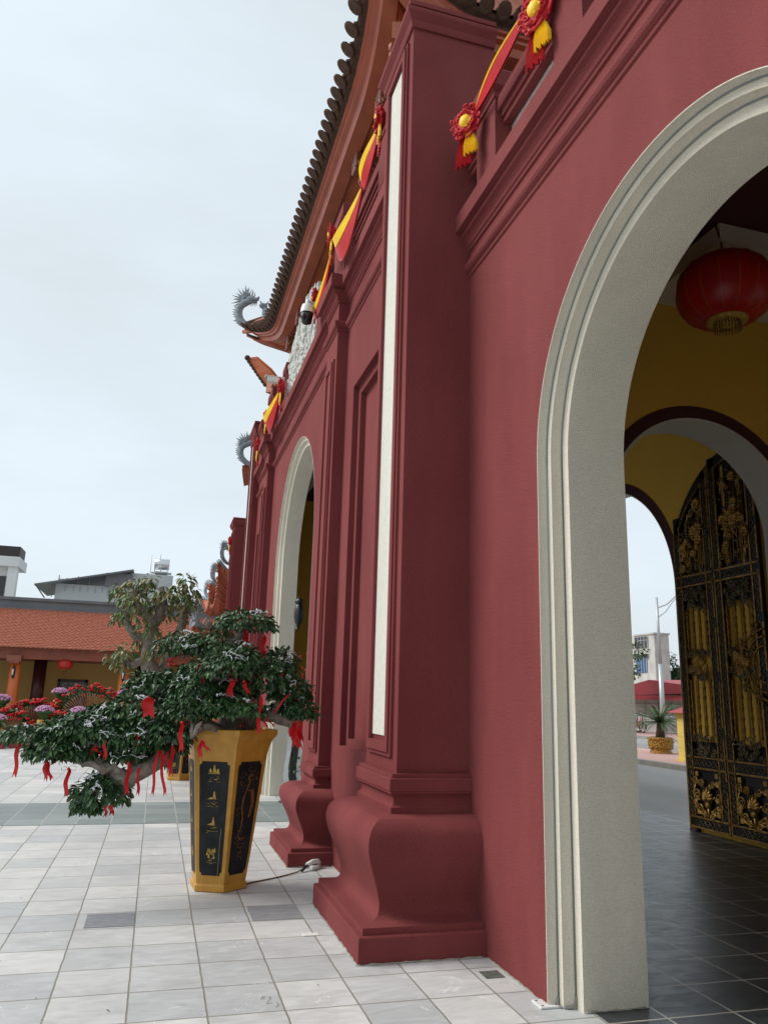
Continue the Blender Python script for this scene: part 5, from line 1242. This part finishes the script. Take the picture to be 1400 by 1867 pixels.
for k in range(120): a = random.uniform(0, 6.28); z = random.uniform(.17, .42); r_ = .36+.04*(z-.17)/.25; q.ball((16.3+r_*math.cos(a), 23.1+r_*math.sin(a), z), .04, .04, .03, 6, 4)
q.build('carving', GOLDPOT, o)
q = MB()
for k in range(4): a = R(45+90*k); q.ball((16.3+.27*math.cos(a), 23.1+.27*math.sin(a), .03), .06, .06, .05, 8, 5)
q.lathe([(.36,.06),(.37,.08),(.36,.10)], (16.3,23.1,-.04), 24); q.build('foot_ring', GOLDPOT, o)
o = thing('yellow_pillar', 'yellow masonry pillar with a red tiled cap at the edge of the gate view', 'pillar', (15.0, 19.6, 0))
q = MB(); q.box(14.7,15.3,19.3,20.0,.0,1.36); q.box(14.66,15.34,19.24,20.06,.0,.1); q.box(14.66,15.34,19.24,20.06,1.30,1.38)
q.build('shaft', YGP, o)
q = MB(); q.add([(14.5,19.1,1.38),(15.5,19.1,1.38),(15.5,20.2,1.38),(14.5,20.2,1.38),(15.0,19.65,1.62)], [(0,1,4),(1,2,4),(2,3,4),(3,0,4),(3,2,1,0)]); q.build('cap', REDR, o)
q = MB()
for z in (.4,.72,1.04): q.box(14.697,14.70,19.3,20.0,z,z+.006)
q.build('joint', mat('yellow joint', (.5,.36,.08), .8), o)
o = thing('shop_shed', 'long grey shop shed with red sheet gable roof over the road', 'shed', (30, 42, 0))
q = MB(); q.box(28.4,40,34,46,0,2.15); q.build('wall', SHOPW, o)
q = MB(); q.add([(28.05,33.5,2.30),(28.05,46.8,2.05),(28.05,40.6,3.0),(42,33.5,2.30),(42,46.8,2.05),(42,40.6,3.4)], [(0,2,5,3),(1,4,5,2),(0,3,4,1)]); q.build('roof', REDR, o)
q = MB(); q.add([(28.0,33.5,2.28),(28.0,47,2.03),(28.0,40.6,2.98),(28.02,33.5,2.28),(28.02,47,2.03),(28.02,40.6,2.98)], [(0,1,2),(3,5,4)]); q.box(27.98,28.05,33.5,47,1.98,2.1); q.build('gable_sheet', REDW, o)
q = MB(); q.add([(27.2,33.5,1.84),(27.2,47,1.84),(28.3,47,2.12),(28.3,33.5,2.12)], [(0,1,2,3),(3,2,1,0)]); q.build('awning', REDR, o)
q = MB()
for y in np.arange(34, 46, 1.25): q.box(28.37,28.40,y,y+.03,0,1.8)
q.box(28.36,28.40,34,46,1.6,1.63); q.build('shutter_line', mat('shutter line', (.22,.22,.21), .8), o)
o = thing('weathered_house', 'tall weathered pale house with blue shutters above the red shed roof', 'house', (46, 65, 0))
q = MB(); q.box(45,46.6,63.9,70.5,0,8.1); q.box(44.9,46.7,63.8,67.2,8.1,8.25); q.build('wall', OLDW, o)
for (ya, yb, za, zb, m_) in ((65.2,66.9,4.55,6.15,BLUE),(64.9,67.0,6.9,7.95,GLS)):
    q = MB(); q.box(44.93,45.0,ya,yb,za,zb); w_ = q.build('window', m_, o)
    q = MB(); q.box(44.90,44.94,ya,yb,zb-.36,zb-.32)
    for k in range(5): y = ya+(yb-ya)*k/4; q.box(44.90,44.94,y-.03,y+.03,za,zb)
    q.build('window_bars', mat('pale bar', (.4,.42,.42), .6) if 'pale bar' not in bpy.data.materials else bpy.data.materials['pale bar'], w_)
q = MB(); q.box(44.6,45,64.9,67.3,6.2,6.3); q.build('sill_canopy', OLDW, o)
def crown_tree(name, label, loc, tr, h, pads_, leafsize, m=LEAFT):
    o = thing(name, label, 'tree', loc); x, y, z = loc
    q = MB(); q.tube([(x,y,z),(x,y,z+h*.5),(x+.2,y,z+h*.8)], [tr,tr*.7,tr*.3], 8)
    tp = []; tn = []
    for (dx, dy, dz, r_, n_) in pads_:
        q.tube([(x,y,z+h*.45),(x+dx*.5,y+dy*.5,z+dz*.75),(x+dx,y+dy,z+dz)], [tr*.4,tr*.25,.03], 6)
        p, v = padpts((x+dx,y+dy,z+dz), r_, r_, r_*.75, n_, -.9, .8); tp.append(p); tn.append(v)
    q.build('trunk', BARK, o); leaves(np.vstack(tp), np.vstack(tn), leafsize, 'crown', m, o, .2, .5, loc); return o
P_ = [(random.uniform(-2.2,2.2), random.uniform(-2.2,2.2), random.uniform(3.2,6.2), random.uniform(.8,1.3), 260) for k in range(16)]
crown_tree('broadleaf_tree', 'round grey green tree behind the street lamp and red shed', (50, 67.3, 0), .3, 6.5, P_, .34)
P_ = [(random.uniform(-1.1,1.1), random.uniform(-1.2,1.2), random.uniform(2.6,5.0), random.uniform(.4,.75), 150) for k in range(13)]
crown_tree('roadside_tree', 'darker leafy tree cut by the arch jamb, before the weathered house', (25.0, 39.6, 0), .12, 5, P_, .22, LEAF3)
# barriers and parked motorbikes before the shed
o = thing('crowd_barrier', 'low galvanised crowd barrier before the shop shed', 'barrier', (25.2, 36, 0), 'crowd barriers along the far pavement')
q = MB(); y0_, y1_ = 35.0, 37.0
q.tube([(25.2,y0_,.08),(25.2,y0_,1.0),(25.2,y1_,1.0),(25.2,y1_,.08)], .025, 6); q.tube([(25.2,y0_,.25),(25.2,y1_,.25)], .02, 6); q.build('rail', GALV, o)
q = MB()
for k in range(1, 14): q.tube([(25.2,y0_+2.0*k/14,.25),(25.2,y0_+2.0*k/14,1.0)], .012, 5)
q.build('infill_bars', GALV, o); o['label'] = 'crowd barrier behind the cycad pot'
for dy_, lab in ((-2.2, 'crowd barrier next to the yellow pillar'), (2.3, 'crowd barrier next to the motorbikes')):
    dup(o, (25.2, 36+dy_, 0), label=lab)
def motorbike(x, y, label, m, rot):
    o = thing('motorbike', label, 'motorbike', (x, y, .02), 'motorbikes parked by the shed', local=True); o.rotation_euler = (0, 0, rot)
    for sx in (-.6, .6):
        q = MB(); q.tube([(sx+.27*math.cos(a), 0, .29+.27*math.sin(a)) for a in np.linspace(0, 2*PI, 20)], .045, 7, caps=False); w_ = q.build('wheel', BLK, o)
        q = MB()
        for k in range(6): q.tube([(sx,0,.29),(sx+.25*math.cos(k*1.047),0,.29+.25*math.sin(k*1.047))], .01, 4)
        q.build('spokes', GALV, w_)
    q = MB(); q.tube([(-.75,0,.62),(-.4,0,.66),(-.1,0,.55),(.05,0,.38),(.3,0,.42),(.5,0,.75),(.48,0,.95)], [.07,.13,.12,.10,.08,.10,.07], 8); q.build('body', m, o)
    q = MB(); q.tube([(-.6,0,.76),(-.3,0,.79),(0,0,.74)], [.09,.12,.09], 8); q.build('seat', BLK, o)
    q = MB(); q.tube([(.42,-.32,1.05),(.5,0,1.0),(.42,.32,1.05)], .02, 6); q.tube([(.5,0,1.0),(.6,0,.3)], .03, 6); q.tube([(.44,-.25,1.05),(.44,-.28,1.25)], .01, 5); q.build('handlebar', BLK, o)
motorbike(26.0, 39.6, 'black motorbike nearest the arch jamb', BLK, R(10)); motorbike(25.9, 38.9, 'motorbike with orange red body between the other one and the barrier', mat('orange red paint', (.5,.06,.02), .3), R(18))

# rough cement bead where the stucco meets the paving
q = MB()
def bead(pts):
    out = []
    for (a, b) in zip(pts[:-1], pts[1:]):
        n = max(2, int(math.hypot(b[0]-a[0], b[1]-a[1])/.03))
        for i in range(n): t = i/n; out.append((a[0]+(b[0]-a[0])*t+random.uniform(-.004, .004), a[1]+(b[1]-a[1])*t+random.uniform(-.004, .004), .002+random.uniform(-.002, .003)))
    q.tube(out, [random.uniform(.003, .010) for _ in out], 6)
bead([(1.327,6.47),(1.327,5.017),(2.19,5.017)]); bead([(2.178,5.0),(2.178,4.21)]); bead([(2.33,4.078),(2.72,4.078)]); bead([(1.335,9.0),(1.335,7.775),(1.77,7.775)]); bead([(1.777,7.77),(1.777,6.47)])
q.build('cement_bead', mat('cement bead', (.34,.32,.27), .95, (.22,.21,.18), 25, 5), GH)

# specks of litter and grit on the paving
q = MB()
for k in range(90):
    x, y = random.uniform(-2.5, 2.1), random.uniform(3.9, 11); r_ = random.uniform(.002, .006)
    if 1.3 < x and 5.0 < y < 6.5: continue
    a = random.uniform(0, 3.1); q.add([(x-r_*2*math.cos(a), y-r_*2*math.sin(a), .0055), (x+r_*math.sin(a), y-r_*math.cos(a), .006), (x+r_*2*math.cos(a), y+r_*2*math.sin(a), .007), (x-r_*math.sin(a), y+r_*math.cos(a), .006)], [(0,1,2,3)])
tag(q.build('litter', mat('litter', (.10,.085,.06), .9), None, (0,7,0), fix=False), kind='stuff')
